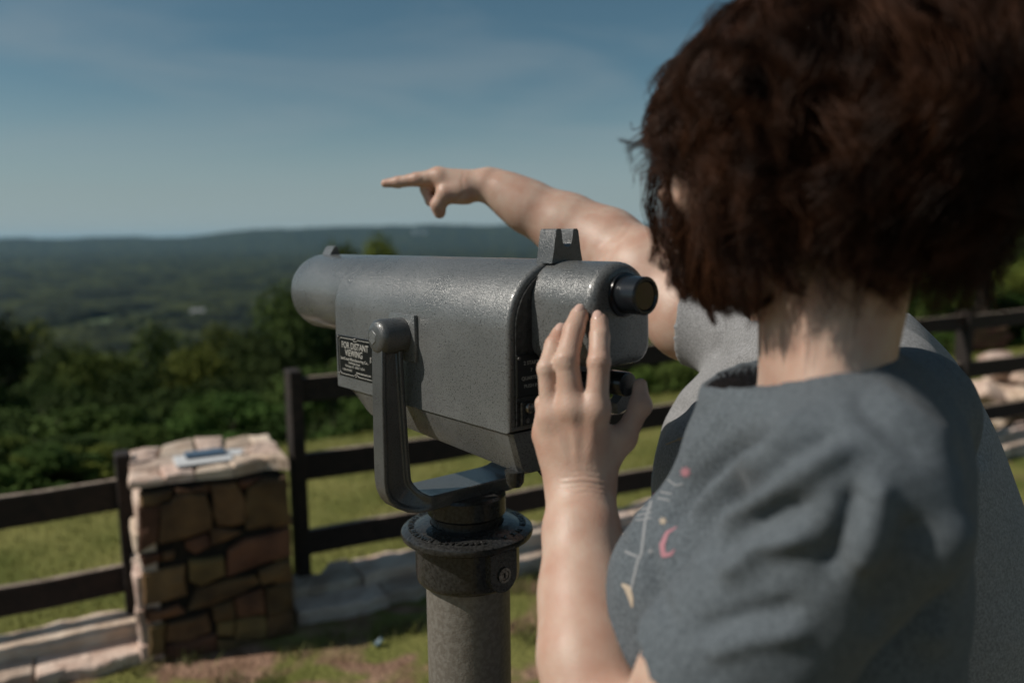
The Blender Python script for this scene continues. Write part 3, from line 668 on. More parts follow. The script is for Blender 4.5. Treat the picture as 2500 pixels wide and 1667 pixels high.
bm = bmesh.new(); box(bm, (0, 0, .004), (.06, .08, .006)); o = bmobj('leaflet', bm, MT['paper'], bevel=.001, seg=1); o.location = ploc(.365, .16, PH+.01); o.rotation_euler = (0, .02, PA-.3); tag(o, 'small white slip of paper beside the right end of the blue-grey phone', 'paper')

# ------------------------------------------------------------------ stepped stone kerb under the fence
def kerb(sa, sb, label, seed):
    r = empty('stone_kerb', on(sa, -.1, 0), 0); tag(r, label, 'kerb'); ox = np.array(r.location[:2]); g = np.random.default_rng(seed)
    for lvl, (d0, d1, z0, z1) in enumerate(((-.17, .015, .04, .105), (-.31, -.155, -.03, .052))):
        s = sa
        while s < sb-.05:
            w = g.uniform(.24, .55); w = min(w, sb-s)
            if sb-s-w < .15: w = sb-s
            nn = 4; top = [(s+.003+(w-.006)*k/nn, d1+g.normal()*.026*(lvl == 0)) for k in range(nn+1)]; bot = [(s+.003+(w-.006)*k/nn, d0+g.normal()*.012) for k in range(nn+1)]
            pts = bot+top[::-1]; zz = z1+g.uniform(-.011, .009)
            def ax(u, v, t, ox=ox): q = F0+FD*u+FN*v; return (q[0]-ox[0], q[1]-ox[1], t)
            stone_prism('stone', pts, ax, zz, z0, MT['capstone'], r, int(g.integers(0, 9999)), bev=.009, bulge=.002); s += w
kerb(-3.3, -.655, 'low stepped kerb of pale flat stones left of the pillar', 1)
kerb(-.10, 6.4, 'long stepped kerb of pale flat stones right of the pillar, behind the telescope pole', 2)
# rubble heap beyond the fence at right
hp = P(2500, 1150, 5.9); r = empty('stone_heap', (hp[0]+.12, hp[1]+.5, 0)); tag(r, 'heap of pale rough rocks beyond the fence at the right edge', 'rocks')
for k in range(26):
    lv = k//9; a = g.uniform(0, 6.28); rad = g.uniform(0, .42-.1*lv)
    bm = bmesh.new(); bmesh.ops.create_icosphere(bm, subdivisions=2, radius=1)
    sx = g.uniform(.10, .2); jit = {tuple(round(c, 3) for c in v.co): g.uniform(.82, 1.12) for v in bm.verts}
    for v in bm.verts: v.co = v.co*jit[tuple(round(c, 3) for c in v.co)]; v.co = Vector((v.co.x*sx, v.co.y*sx*.8, v.co.z*sx*.55))
    bmesh.ops.transform(bm, matrix=Matrix.Translation((rad*math.cos(a), rad*math.sin(a), .06+lv*.19+g.uniform(0, .05))) @ Matrix.Rotation(g.uniform(0, 6), 4, 'Z'), verts=bm.verts)
    bmobj('rock', bm, MT['capstone'], r)
# low red block wall at the far end of the lawn
q = P(2405, 850, 14.5); r = empty('block_wall', (q[0], q[1], float(ground_h(q[0], q[1]))), .3); zb = q[2]-r.location.z; tag(r, 'low reddish-brown block wall seen between the fence rails at right', 'wall')
bm = bmesh.new(); box(bm, (0, .12, (zb)/2), (1.0, .2, max(zb, .1))); bmobj('footing', bm, MT['mortar'], r)
for j in range(3):
    for i in range(4):
        bm = bmesh.new(); box(bm, (-.36+i*.24+(.06 if j % 2 else -.06), 0, zb+.065+j*.125), (.232, .16, .117)); bmobj('block', bm, MT['brick'], r, bevel=.006, seg=1)
bm = bmesh.new(); bmesh.ops.create_grid(bm, x_segments=4, y_segments=3, size=.5)
for v in bm.verts: v.co = Vector((v.co.x*.035, v.co.y*.028, .008*math.sin(v.co.x*30)+.010*abs(math.cos(v.co.y*25))))
q = P(925, 1583, 2.95); o = bmobj('litter', bm, MT['litter']); o.modifiers.new('s', 'SOLIDIFY').thickness = .0015; o.location = (q[0], q[1], .012); o.rotation_euler = (0, 0, .4); tag(o, 'crumpled scrap of blue wrapper on the ground in the pillar shadow', 'litter')

# ------------------------------------------------------------------ telescope
VR = np.array([.777, .629]); VF = np.array([-.629, .777]); V0 = np.array([-.0043, .86])
HB = .075; TOP = 1.523
vo = V0+VF*.2065+VR*HB                       # pivot centre
view = empty('viewing_telescope', (vo[0], vo[1], 0), math.atan2(VR[1], VR[0])); tag(view, 'grey hammertone sightseeing telescope in a yoke on a metal pole', 'telescope')
# local frame: +x right of the body, +y forward (away), z up; body rear at y=-.2065
YR, YF = -.2065, .1875
def arch(hw, zb, zt, n=20, rb=.0, sq=1.0):    # outline rounded on top, square or rounded below
    pts = [(hw*math.cos(math.pi*i/n), zt-hw*sq+hw*sq*math.sin(math.pi*i/n)) for i in range(n+1)]
    if rb: 
        for k in range(6): a = math.pi+math.pi/2*k/5; pts.append((-hw+rb+rb*math.cos(a), zb+rb+rb*math.sin(a)))
        for k in range(6): a = 1.5*math.pi+math.pi/2*k/5; pts.append((hw-rb+rb*math.cos(a), zb+rb+rb*math.sin(a)))
    else: pts += [(-hw, zb), (hw, zb)]
    return pts
def loft(name, secs, m, parent, auto=40, bevel=0):
    V = []; F = []; n = len(secs[0][1])
    for y, pts in secs: V += [(p[0], y, p[1]) for p in pts]
    for i in range(len(secs)-1):
        for j in range(n): F.append([i*n+j, i*n+(j+1) % n, (i+1)*n+(j+1) % n, (i+1)*n+j])
    me = bpy.data.meshes.new(name); me.from_pydata(V, [], F+[list(range(n)), list(range((len(secs)-1)*n, len(secs)*n))[::-1]])
    bm = bmesh.new(); bm.from_mesh(me); bmesh.ops.recalc_face_normals(bm, faces=bm.faces); bm.to_mesh(me); bm.free()
    o = link(name, me, m, parent, True); me.set_sharp_from_angle(angle=math.radians(auto)); return o
def shrink(pts, d, c=None):
    c = np.mean(pts, 0) if c is None else c; P_ = np.array(pts); v = P_-c; L = np.linalg.norm(v, axis=1)[:, None]; return [tuple(x) for x in c+v*(1-d/L)]
def rounded(secfun, y0, y1, r, k=5, both=True):   # end roundings
    out = []
    for i in range(k, -1, -1):
        a = math.pi/2*i/k; out.append((y0+r*(1-math.cos(math.pi/2-a)), secfun(r*(1-math.sin(math.pi/2-a)))))
    if both:
        for i in range(k, -1, -1):
            a = math.pi/2*i/k; out.append((y1-r*(1-math.sin(a)), secfun(r*(1-math.cos(a)))))
    else: out.append((y1, secfun(0)))
    return out
bodyc = (0, (1.3375+TOP)/2)
# housing: hollow look at the rear made by a recessed dark face plate
loft('housing', [q for q in rounded(lambda d: shrink(arch(HB, 1.3375, TOP, 28), d, bodyc), YR, YF, .006, 5, False)]+[(YF-.0008, arch(HB, 1.3375, TOP, 28)), (YF, shrink(arch(HB, 1.3375, TOP, 28), .0008, bodyc))], MT['paint'], view)
# front barrel
def circ(r, zc, n=40, x=0): return [(x+r*math.cos(2*math.pi*i/n), zc+r*math.sin(2*math.pi*i/n)) for i in range(n)]
RB = .0605; ZB = TOP-RB-.0004
loft('barrel', [(YF-.01, circ(RB, ZB)), (YF+.175, circ(RB, ZB)), (YF+.184, circ(RB-.002, ZB)), (YF+.19, circ(RB-.008, ZB)), (YF+.187, circ(RB-.010, ZB)), (YF+.15, circ(RB-.012, ZB))], MT['paint'], view, 50)
o = loft('objective_glass', [(YF+.150, circ(RB-.0125, ZB)), (YF+.152, circ(RB-.0125, ZB))], MT['lens'], view)
# lower tray
def traysec(d, zb): return [(HB-.0025-d, 1.3365), (HB-.014-d, zb+.009), (HB-.018-d, zb+.0025), (HB-.026-d, zb), (-HB+.026+d, zb), (-HB+.018+d, zb+.0025), (-HB+.014+d, zb+.009), (-HB+.0025+d, 1.3365)]
secs = [(YR+.001, traysec(.004, 1.289)), (YR+.006, traysec(0, 1.2875)), (YR+.10, traysec(0, 1.292)), (YR+.25, traysec(0, 1.298))]
for k in range(6):
    a = math.pi/2*k/5; secs.append((YF-.075+.045*math.sin(a), traysec(.0, 1.3365-.0365*math.cos(a)-.002)))
loft('lower_tray', secs, MT['paint'], view, 35)
# rear face plate (recess), coin panel and labels
pl = loft('face_plate', [(YR-.0035, shrink(arch(HB-.008, 1.345, TOP-.008, 28), 0, bodyc)), (YR+.002, arch(HB-.008, 1.345, TOP-.008, 28))], MT['darkpaint'], view)
bm = bmesh.new(); box(bm, (-.048, YR-.0045, 1.40), (.040, .003, .046)); bmobj('label_plate', bm, MT['plate'], view, bevel=.0008, seg=1)
def text(body, size, loc, rot, m, parent, name='lettering', align='CENTER', bold=0.0, sx=1.0, ext=0.00015, fit=None):
    cu = bpy.data.curves.new(name, 'FONT'); cu.body = body; cu.size = size; cu.align_x = align; cu.align_y = 'CENTER'; cu.extrude = ext; cu.offset = bold; cu.resolution_u = 3
    o = bpy.data.objects.new(name, cu); C.objects.link(o); dg = bpy.context.evaluated_depsgraph_get(); me = bpy.data.meshes.new_from_object(o.evaluated_get(dg)); bpy.data.objects.remove(o)
    if fit: xs_ = [v.co.x for v in me.vertices]; sx = fit/(max(xs_)-min(xs_))
    for v in me.vertices: v.co.x *= sx
    o = link(name, me, m, parent); o.location = loc; o.rotation_euler = rot; return o
RR = (math.pi/2, 0, 0)                         # facing the rear (local -y)
for k, (s_, z, b_) in enumerate(((.0058, 1.4135, '2 START'), (.0052, 1.4055, '7'), (.0056, 1.397, 'QUARTERS'), (.0056, 1.3885, 'PUSH IN'))):
    text(b_, s_, (-.048, YR-.0062, z), RR, MT['print'], view)
for dx, dz in ((-.0175, .0195), (.0175, -.0195)):
    bm = bmesh.new(); cyl(bm, (-.048+dx, YR-.006, 1.40+dz), (-.048+dx, YR-.0078, 1.40+dz), .0018, n=12); bmobj('rivet', bm, MT['steel'], view)
bm = bmesh.new(); box(bm, (-.046, YR-.005, 1.3585), (.034, .004, .026)); bmobj('coin_panel', bm, MT['darkpaint'], view, bevel=.001, seg=1)
bm = bmesh.new(); bmesh.ops.create_uvsphere(bm, u_segments=16, v_segments=10, radius=.0062)
for v in bm.verts: v.co = Vector((v.co.x, v.co.y*.6, v.co.z))+Vector((-.052, YR-.008, 1.3645))
bmobj('coin_knob', bm, MT['steel'], view, True)
bm = bmesh.new(); cyl(bm, (-.055, YR-.008, 1.351), (-.055, YR-.005, 1.351), .003, n=12); bmobj('screw', bm, MT['steel'], view)
# eyepiece housing
HH = .0445; ZHB = 1.414; hc = (0, (ZHB+TOP-.001)/2)
YE = YR-.096
loft('eyepiece_housing', rounded(lambda d: shrink(arch(HH, ZHB, TOP-.0012, 24, rb=.02), d, hc), YE, YR-.001, .012, 6, False), MT['paint'], view)
secs = [(YE-.0305, .0155), (YE-.0305, .0178), (YE-.029, .0193), (YE-.004, .0193), (YE-.003, .0225), (YE+.003, .0235)]
loft('eyepiece', [(y, circ(r, 1.4885, 40)) for y, r in [(YE-.0275, .0140)]+secs], MT['rubber'], view, 40)
loft('eyepiece_glass', [(YE-.0285, circ(.0139, 1.4885, 30)), (YE-.0275, circ(.0139, 1.4885, 30))], MT['lens'], view)
# focus dial and coin lever below
bm = bmesh.new(); cyl(bm, (.030, YR-.075, 1.389), (.030, YR-.050, 1.389), .0135, n=32); bmobj('focus_dial', bm, MT['rubber'], view, True, .002, 2, 40)
bm = bmesh.new(); cyl(bm, (.030, YR-.050, 1.389), (.030, YR, 1.389), .006, n=16); bmobj('dial_shaft', bm, MT['darkpaint'], view)
bm = bmesh.new(); prism(bm, [(-.004, -.010), (.030, .000), (.036, .010), (.028, .018), (.004, .012), (-.006, .002)], lambda u, v, t: (.040+u, t, 1.362+v), YR-.055, YR-.042); bmobj('lever', bm, MT['paint'], view, True, .002, 2, 40)
bm = bmesh.new(); cyl(bm, (.044, YR-.044, 1.362), (.044, YR, 1.362), .004, n=12); bmobj('lever_shaft', bm, MT['darkpaint'], view)
# sights
bm = bmesh.new(); prism(bm, [(-.0230, TOP-.004), (-.0200, TOP+.009), (-.0165, TOP+.0305), (-.0145, TOP+.0330), (-.0098, TOP+.0330), (-.0085, TOP+.0305), (-.0072, TOP+.021), (-.0058, TOP+.0165), (-.0032, TOP+.0138), (0, TOP+.0130), (.0032, TOP+.0138), (.0058, TOP+.0165), (.0072, TOP+.021), (.0085, TOP+.0305), (.0098, TOP+.0330), (.0145, TOP+.0330), (.0165, TOP+.0305), (.0200, TOP+.009), (.0230, TOP-.004)], lambda u, v, t: (u, t, v), YR-.012, YR+.014)
bmobj('rear_sight', bm, MT['paint2'], view, True, .0014, 2, 30)
bm = bmesh.new(); prism(bm, [(-.0105, -.006), (-.0075, .002), (-.0035, .0105), (0, .0130), (.0035, .0105), (.0075, .002), (.0105, -.006)], lambda u, v, t: (u, t+(v*-.3), TOP+v), YF+.140, YF+.168)
bmobj('front_sight', bm, MT['paint'], view, True, .001, 2, 30)
# side bosses, yoke
for sx in (-1, 1):
    bm = bmesh.new(); box(bm, (sx*(HB+.002), 0, 1.425), (.006, .060, .058)); bmobj('boss_plate', bm, MT['paint'], view, True, .0012, 2, 30)
    pr = [(HB+.003, .0225), (HB+.034, .0225), (HB+.039, .0210), (HB+.0425, .0175), (HB+.044, .012), (HB+.044, .0)]
    V = []; F = []; n = 36
    for k in range(n):
        a = 2*math.pi*k/n
        for x, r_ in pr: V.append((sx*x, r_*math.cos(a), 1.4275+r_*math.sin(a)))
    p_ = len(pr)
    for k in range(n):
        for j in range(p_-1): F.append((k*p_+j, ((k+1) % n)*p_+j, ((k+1) % n)*p_+j+1, k*p_+j+1))
    o = npmesh('pivot_knob', V, F, MT['paint2'], view); bm = bmesh.new(); bm.from_mesh(o.data); bmesh.ops.remove_doubles(bm, verts=bm.verts, dist=1e-6); bmesh.ops.recalc_face_normals(bm, faces=bm.faces); bm.to_mesh(o.data); bm.free()
    bm = bmesh.new(); cyl(bm, (sx*(HB+.043), .004, 1.4275), (sx*(HB+.0448), .004, 1.4275), .0095, n=6); bmobj('pivot_plug', bm, MT['paint'], view, True, .0008, 1, 30)
# yoke swept along a U path with an I-shaped section (two raised edge ribs)
path = []
zt, zbt = 1.43, 1.214; xo = HB+.026; rr = .034
path += [(-xo, zt), (-xo, 1.36), (-xo+.001, 1.30), (-xo+.002, zbt+rr)]
for k in range(1, 7): a = math.pi+math.pi/2*k/6; path.append((-xo+.002+rr+rr*math.cos(a), zbt+rr+rr*math.sin(a)))
for k in (.0, .4, .8): path.append((-xo+.002+rr+.004+k*.03, zbt))
left = path; right = [(-x, z) for x, z in reversed(path)]
path = left+right
V = []; F = []; n = 12
for i, (x, z) in enumerate(path):
    a = np.array(path[max(i-1, 0)]); b = np.array(path[min(i+1, len(path)-1)]); t = (b-a)/np.linalg.norm(b-a); nn = np.array([-t[1], t[0]])
    w_ = min(max((zt-z)/(zt-zbt-rr), 0), 1); q_ = min(max((xo-.008-abs(x))/.03, 0), 1)
    ha = (.0145+.005*w_)*(1-q_)+.0095*q_; hb = .0125*(1-q_)+.033*q_; e_ = .0055; ch = .0045*(1-q_)+.0005
    sec = [(-ha, -hb), (-ha, hb), (-ha+e_, hb), (-ha+e_+.002, hb-ch), (ha-e_-.002, hb-ch), (ha-e_, hb), (ha, hb), (ha, -hb), (ha-e_, -hb), (ha-e_-.002, -hb+ch), (-ha+e_+.002, -hb+ch), (-ha+e_, -hb)]
    for v, u in sec: V.append((x-nn[0]*v, u, z-nn[1]*v))
for i in range(len(path)-1):
    for j in range(n): F.append([i*n+j, i*n+(j+1) % n, (i+1)*n+(j+1) % n, (i+1)*n+j])
me = bpy.data.meshes.new('yoke'); me.from_pydata(V, [], F+[list(range(n)), list(range((len(path)-1)*n, len(path)*n))[::-1]])
bm = bmesh.new(); bm.from_mesh(me); bmesh.ops.recalc_face_normals(bm, faces=bm.faces); bm.to_mesh(me); bm.free()
yk = link('yoke', me, MT['paint2'], view, True); me.set_sharp_from_angle(angle=math.radians(40))
md = yk.modifiers.new('b', 'BEVEL'); md.width = .0018; md.segments = 2; md.limit_method = 'ANGLE'; md.angle_limit = math.radians(35)
# turntable, ring, collar, pole (own centre, slightly off the pivot)
PX, PY = .0105, -.006
lathe('turntable', [(0, 1.2085), (.050, 1.2085), (.053, 1.205), (.053, 1.182), (.049, 1.178), (.049, 1.166), (0, 1.166)], MT['darkpaint'], view, (PX, PY))
lathe('flange_ring', [(.050, 1.168), (.062, 1.1675), (.066, 1.1655), (.0845, 1.1615), (.0885, 1.1585), (.0895, 1.155), (.0880, 1.1505), (.082, 1.147), (.071, 1.145), (.05, 1.145)], MT['darkpaint'], view, (PX, PY), 96)
lathe('collar', [(.0705, 1.146), (.0705, 1.100), (.0695, 1.0925), (.066, 1.0885), (.0595, 1.0875), (.057, 1.0875)], MT['darkpaint'], view, (PX, PY), 96)
lathe('pole', [(.0572, 1.12), (.0572, .5), (.0572, .008), (0, .008)], MT['galv'], view, (PX, PY), 96)
lathe('base_flange', [(.0575, .03), (.11, .026), (.115, .02), (.115, -.02), (0, -.02)], MT['galv'], view, (PX, PY), 64)
# raised lettering round the flange ring
ringtxt = 'SEECOAST MANUFACTURING CO. INC.  FAIRHOPE, ALABAMA  U.S.A.  '
for i, ch in enumerate(ringtxt):
    if ch == ' ': continue
    a = math.radians(250)-i*2*math.pi/len(ringtxt)
    o = text(ch, .0125, (PX+.0750*math.cos(a), PY+.0750*math.sin(a), 1.1640), (0, 0, a+math.pi/2 if False else a-math.pi/2), MT['darkpaint'], view, 'raised_letter', ext=.0008)
# lock boss on the collar
aw = math.atan2(-.95, .36)-math.atan2(VR[1], VR[0])
bd = np.array([math.cos(aw), math.sin(aw)]); bt = np.array([-bd[1], bd[0]])
aw = aw+.33; bd = np.array([math.cos(aw), math.sin(aw)]); bt = np.array([-bd[1], bd[0]])
def bax(u, v, t): q = bd*t+bt*u; return (PX+q[0], PY+q[1], v)
sh = [(.0215, 1.146)]+[(.0215*math.cos(-math.pi*k/12), 1.1135+.0215*math.sin(-math.pi*k/12)) for k in range(13)]+[(-.0215, 1.146)]
bm = bmesh.new(); prism(bm, sh, bax, .050, .0785); bmobj('lock_boss', bm, MT['darkpaint'], view, True, .002, 2, 30)
def ring3(r0, r1, t, dt, m, name, n=28):
    bm = bmesh.new(); a = []
    for k in range(n):
        c_, s_ = math.cos(2*math.pi*k/n), math.sin(2*math.pi*k/n); a.append([bm.verts.new(bax(r*c_, 1.1155+r*s_, tt)) for r, tt in ((r0, t), (r0, t+dt), (r1, t+dt), (r1, t))])
    for k in range(n):
        for j in range(4): bm.faces.new((a[k][j], a[(k+1) % n][j], a[(k+1) % n][(j+1) % 4], a[k][(j+1) % 4]))
    bmobj(name, bm, m, view)
ring3(.0001, .0062, .078, .0020, MT['steel'], 'lock_core'); ring3(.0068, .0100, .078, .0030, MT['steel'], 'lock_ring')
bm = bmesh.new(); box(bm, bax(0, 1.1155, .0805), (.0015, .0015, .006)); bmobj('keyhole', bm, MT['plate'], view)
# lugs under the tray
for x, y, r_, h_ in ((-.058, YR+.012, .010, .016), (.012, YR+.03, .017, .022)):
    lathe('lug', [(0, 1.290-h_), (r_*.7, 1.290-h_), (r_, 1.290-h_*.7), (r_*1.15, 1.292), (0, 1.292)], MT['darkpaint'], view, (x, y), 24)
# sign plate on the left flank
SC = Vector((-HB-.0008, .1275, 1.3835)); SW, SH = .108, .058
bm = bmesh.new(); box(bm, SC, (.0016, SW, SH)); sg = bmobj('sign_plate', bm, MT['plate'], view, bevel=.0007, seg=1); sg['label'] = 'black sign plate reading FOR DISTANT VIEWING in pale letters'
RL = (math.pi/2, 0, -math.pi/2)                 # reads from the left side
def sp(u, v): return (SC.x-.00105, SC.y-u*SW, SC.z+v*SH)     # u to the reader's right, v up
for b_, s_, u, v, bo, ft in (('FOR DISTANT', .0128, -.02, .27, .00012, .70), ('VIEWING', .0128, -.05, .09, .00012, .46), ('SeeCoast Manufacturing Co.,', .0056, -.045, -.055, .00006, .73),
    ('744 Middle Street', .0044, -.05, -.145, .00004, .31), ('Fairhope, AL  36532  U.S.A.', .0046, -.03, -.225, .00004, .52), ('1-800-343-0002', .0040, -.24, -.325, .00003, .26), ('www.seecoast.com', .0046, .19, -.345, .00005, .38)):
    text(b_, s_, sp(u, v), RL, MT['print'], sg, 'lettering', bold=bo, fit=ft*SW)
text('Inc.', .0062, sp(.385, .03), (0, -math.pi/2, math.pi) if False else (math.pi/2, math.pi/2, -math.pi/2), MT['print'], sg, 'lettering', bold=.0001)
bm = bmesh.new(); E = [(-.40, .44), (-.06, .44), (-.03, .40), (.03, .40), (.06, .44), (.40, .44), (.44, .38), (.44, -.38), (.40, -.44), (.06, -.44), (.03, -.40), (-.03, -.40), (-.06, -.44), (-.40, -.44), (-.44, -.38), (-.44, .38)]
for i in range(len(E)):
    a = Vector(sp(*E[i])); b = Vector(sp(*E[(i+1) % len(E)])); cyl(bm, a, b, .00042, n=5)
bmobj('border_line', bm, MT['print'], sg)
for u, v in ((-.455, .455), (0, .455), (.455, .455), (-.455, -.455), (0, -.455), (.455, -.455)):
    bm = bmesh.new(); bmesh.ops.create_uvsphere(bm, u_segments=10, v_segments=6, radius=.0015); bmesh.ops.translate(bm, vec=sp(u, v), verts=bm.verts); bmobj('rivet', bm, MT['steel'], sg, True)
# ------------------------------------------------------------------ people
def basis(f):
    f = np.array([f[0], f[1], 0.]); f /= np.linalg.norm(f); l = np.array([-f[1], f[0], 0.]); return np.stack([f, l, [0, 0, 1.]])   # rows: forward, left, up
def head_sdf(p, c, B):
    q = (p-np.asarray(c, np.float32)) @ B.T.astype(np.float32)
    d = ell(q, (-.012, 0, .018), (.098, .077, .097)); d = smin(d, ell(q, (.030, 0, -.040), (.060, .060, .078)), .04)
    for s in (-1, 1):
        d = smin(d, rc(q, (-.008, s*.050, -.050), (.062, s*.010, -.103), .016, .016), .03)
        d = smin(d, ell(q, (.058, s*.040, -.034), (.028, .026, .024)), .02)
        d = smin(d, ell(q, (.100, s*.0115, -.040), (.010, .007, .007)), .008)
    d = smin(d, ell(q, (.072, 0, -.106), (.018, .020, .016)), .02)
    d = smin(d, rc(q, (.078, -.030, .014), (.078, .030, .014), .011, .011), .02)
    d = smin(d, rc(q, (.082, 0, .002), (.106, 0, -.034), .007, .0095), .012)
    d = smin(d, ell(q, (.086, 0, -.064), (.010, .025, .006)), .008); d = smin(d, ell(q, (.085, 0, -.073), (.010, .021, .0065)), .006)
    for s in (-1, 1):
        e = ell(q, (.094, s*.031, -.004), (.014, .017, .009)); d = -smin(-d, e, .008)
        ear = np.maximum(ell(q, (-.004, s*.079, -.016), (.019, .009, .033)), -ell(q, (-.002, s*.090, -.014), (.010, .008, .020))); d = smin(d, ear, .006)
    return d
def face_bits(o, c, B):
    for s in (-1, 1):
        bm = bmesh.new(); bmesh.ops.create_uvsphere(bm, u_segments=16, v_segments=12, radius=.0122)
        e = bmobj('eye', bm, MT['eye'], o, True); e.location = c+B.T @ np.array([.0755, s*.031, -.004])
        bm = bmesh.new(); bmesh.ops.create_uvsphere(bm, u_segments=12, v_segments=8, radius=.0058)
        i = bmobj('iris', bm, MT['iris'], e, True); i.location = B.T @ np.array([.0075, 0, 0])
    bm = bmesh.new(); bmesh.ops.create_uvsphere(bm, u_segments=16, v_segments=8, radius=1)
    for v in bm.verts: v.co = Vector(c+B.T @ (np.array([.0885, 0, -.0685])+np.array([v.co.x*.0088, v.co.y*.021, v.co.z*.0075])))
    bmobj('lips', bm, MT['lip'], o, True)
def hair(parent, c, B, nclump, per, seed, front, back, side, low, rad=.00024):
    g = np.random.default_rng(seed); T = 11
    psi0 = g.uniform(-math.pi, math.pi, nclump); a0 = .155*np.sqrt(g.uniform(0, 1, nclump)); R = .098
    # partings: most roots around the crown, the rest lower on the sides and the nape
    lowr = g.random(nclump) < .34; a0 = np.where(lowr, g.uniform(.14, .215, nclump), a0)
    fr = np.cos(psi0)
    lowr_front = lowr & (fr > .25); psi0 = np.where(lowr_front, np.sign(psi0)*g.uniform(1.35, 3.1, nclump), psi0); fr = np.cos(psi0)
    amax = .155+np.where(fr > .72, .035+.02*g.random(nclump), low*(.50+.68*g.random(nclump))-.02*np.clip(-fr, 0, 1)*0)
    amax = np.where((fr > .25) & (fr <= .72), .155+low*.8*g.uniform(.6, 1.05, nclump), amax)
    Ls = np.clip(amax-a0, .05, .24)
    vol = np.where(fr > 0, side+(front-side)*fr, side+(back-side)*(-fr))
    lay = g.uniform(.25, 1, nclump)**.7
    swirl = g.normal(0, .35, nclump); ph = g.uniform(0, 6.28, (nclump, 3)); fq = g.uniform(1.2, 2.4, nclump); am = g.uniform(.5, 1.5, nclump)*.011
    flip = g.normal(.15, .5, nclump)
    N = nclump*per; k = np.repeat(np.arange(nclump), per); t = np.linspace(0, 1, T)[None]
    o1 = g.normal(size=(N, 1)); o2 = g.normal(size=(N, 1)); lj = g.uniform(.8, 1.1, (N, 1))
    taper = 1-.55*t**1.5
    a = a0[k, None]+Ls[k, None]*lj*t+.004*o2*taper
    wob = am[k, None]*np.sin(6.28*fq[k, None]*t+ph[k, 0:1])*np.clip(t*3, 0, 1)
    wob2 = am[k, None]*np.sin(6.28*fq[k, None]*t+ph[k, 1:2]+.12*o1)*np.clip(t*3, 0, 1)
    psi = psi0[k, None]+swirl[k, None]*t**1.3*.8+(wob/.11)+.05*o1*taper + g.normal(0, .012, (N, 1))*np.sin(t*9+ph[k, 2:3])
    off = .004+vol[k, None]*lay[k, None]*np.clip(t*2.6+.1, 0, 1)**.8*(1-.22*t)+wob2*.8+.0035*o2*taper+flip[k, None]*.016*t**4
    phi = np.minimum(a/R, math.pi/2); off = off*(1-.62*np.clip(np.cos(psi)*1.2+.3, 0, 1)*np.cos(phi)); off = np.maximum(off, .004)
    phi = np.minimum(a/R, math.pi/2); drop = np.maximum(a-R*math.pi/2, 0)
    sh = 1-1.6*drop
    rx, ry, rz = .098+off, .077+off, .097+off
    X = rx*np.sin(phi)*np.cos(psi)*sh-.012; Y = ry*np.sin(phi)*np.sin(psi)*sh; Z = rz*np.cos(phi)+.018-drop
    Pt = np.stack([X, Y, Z], -1)
    w = rad*(1-.6*t[..., None]**2)*g.uniform(.6, 1.5, (N, 1, 1))
    def tubes(Pt, w):
        N, T = Pt.shape[:2]
        tg = np.gradient(Pt, axis=1); tg /= np.linalg.norm(tg, axis=2)[..., None]+1e-9
        rf = np.array([.3, .2, .93]); s1 = np.cross(tg, rf); s1 /= np.linalg.norm(s1, axis=2)[..., None]+1e-9; s2 = np.cross(tg, s1)
        V = np.stack([Pt+s1*w*math.cos(2.0944*j)+s2*w*math.sin(2.0944*j) for j in range(3)], 2)
        i = np.arange(N*T).reshape(N, T)[:, :-1]; F = []
        for j in range(3): F.append(np.stack([i*3+j, i*3+(j+1) % 3, (i+1)*3+(j+1) % 3, (i+1)*3+j], -1).reshape(-1, 4))
        return V.reshape(-1, 3), np.concatenate(F)
    M1 = tubes(Pt, w)
    # close dark under-layer so that no scalp shows
    def cap(p):
        q = p
        d = ell(q, (-.014, 0, .022), (.107, .086, .106)); d = smin(d, rc(q, (-.045, 0, -.02), (-.05, 0, -.085), .070, .055), .03)
        fc = rc(q, (.10, 0, -.045), (.13, 0, -.14), .072, .085); d = -smin(-d, fc, .01)
        return np.maximum(d, -(q[:, 2]+.10))
    M2 = surf(cap, (-.16, -.12, -.14), (.13, .12, .15), .005)
    V, F = cat_mesh([M1, M2])
    return V @ B+c, F, tubes
MT['hairF'] = mat('dark_brown_hair', (0.068, 0.026, 0.011), 0.5, col2=(0.018, 0.007, 0.003), scale=26, spec=.14)
MT['hairG'] = mat('dark_hair', (0.03, 0.016, 0.01), 0.4, spec=.5)

# ---- nearer woman
fF = np.array([-.862, .507]); BF = basis(fF); lF = BF[1][:2]
HC = P(1950, 345, .655)
SL = P(2075, 1270, .505); SR = SL+np.array([-lF[0], -lF[1], 0])*.34; SR[2] = SL[2]
NB = P(1975, 945, .655); EL = P(1500, 1945, .58); WR = P(1421, 1190, .774)
ERt = SR+np.array([.02, .03, -.26]); WRt = ERt+np.array([-.05, .01, -.215])
def H(px, py, Y): return P(px, py, Y)
k_ = .79/FPX
FING = {
 'index': ([(1456, 995, .762), (1462, 885, .768), (1464, 822, .785), (1463, 785, .800)], [29, 26.5, 25, 23]),
 'middle': ([(1398, 990, .768), (1383, 880, .773), (1401, 806, .792), (1414, 770, .806)], [32, 29, 27, 24]),
 'ring': ([(1346, 1005, .779), (1337, 900, .783), (1353, 843, .80), (1366, 814, .813)], [28, 25, 24, 21]),
 'pinky': ([(1328, 1062, .792), (1326, 985, .800), (1340, 952, .815), (1354, 945, .83)], [23, 19, 16, 14])}
THUMB = ([(1462, 1150, .775), (1524, 1068, .782), (1563, 990, .790), (1563, 940, .798)], [34, 29, 25, 18])
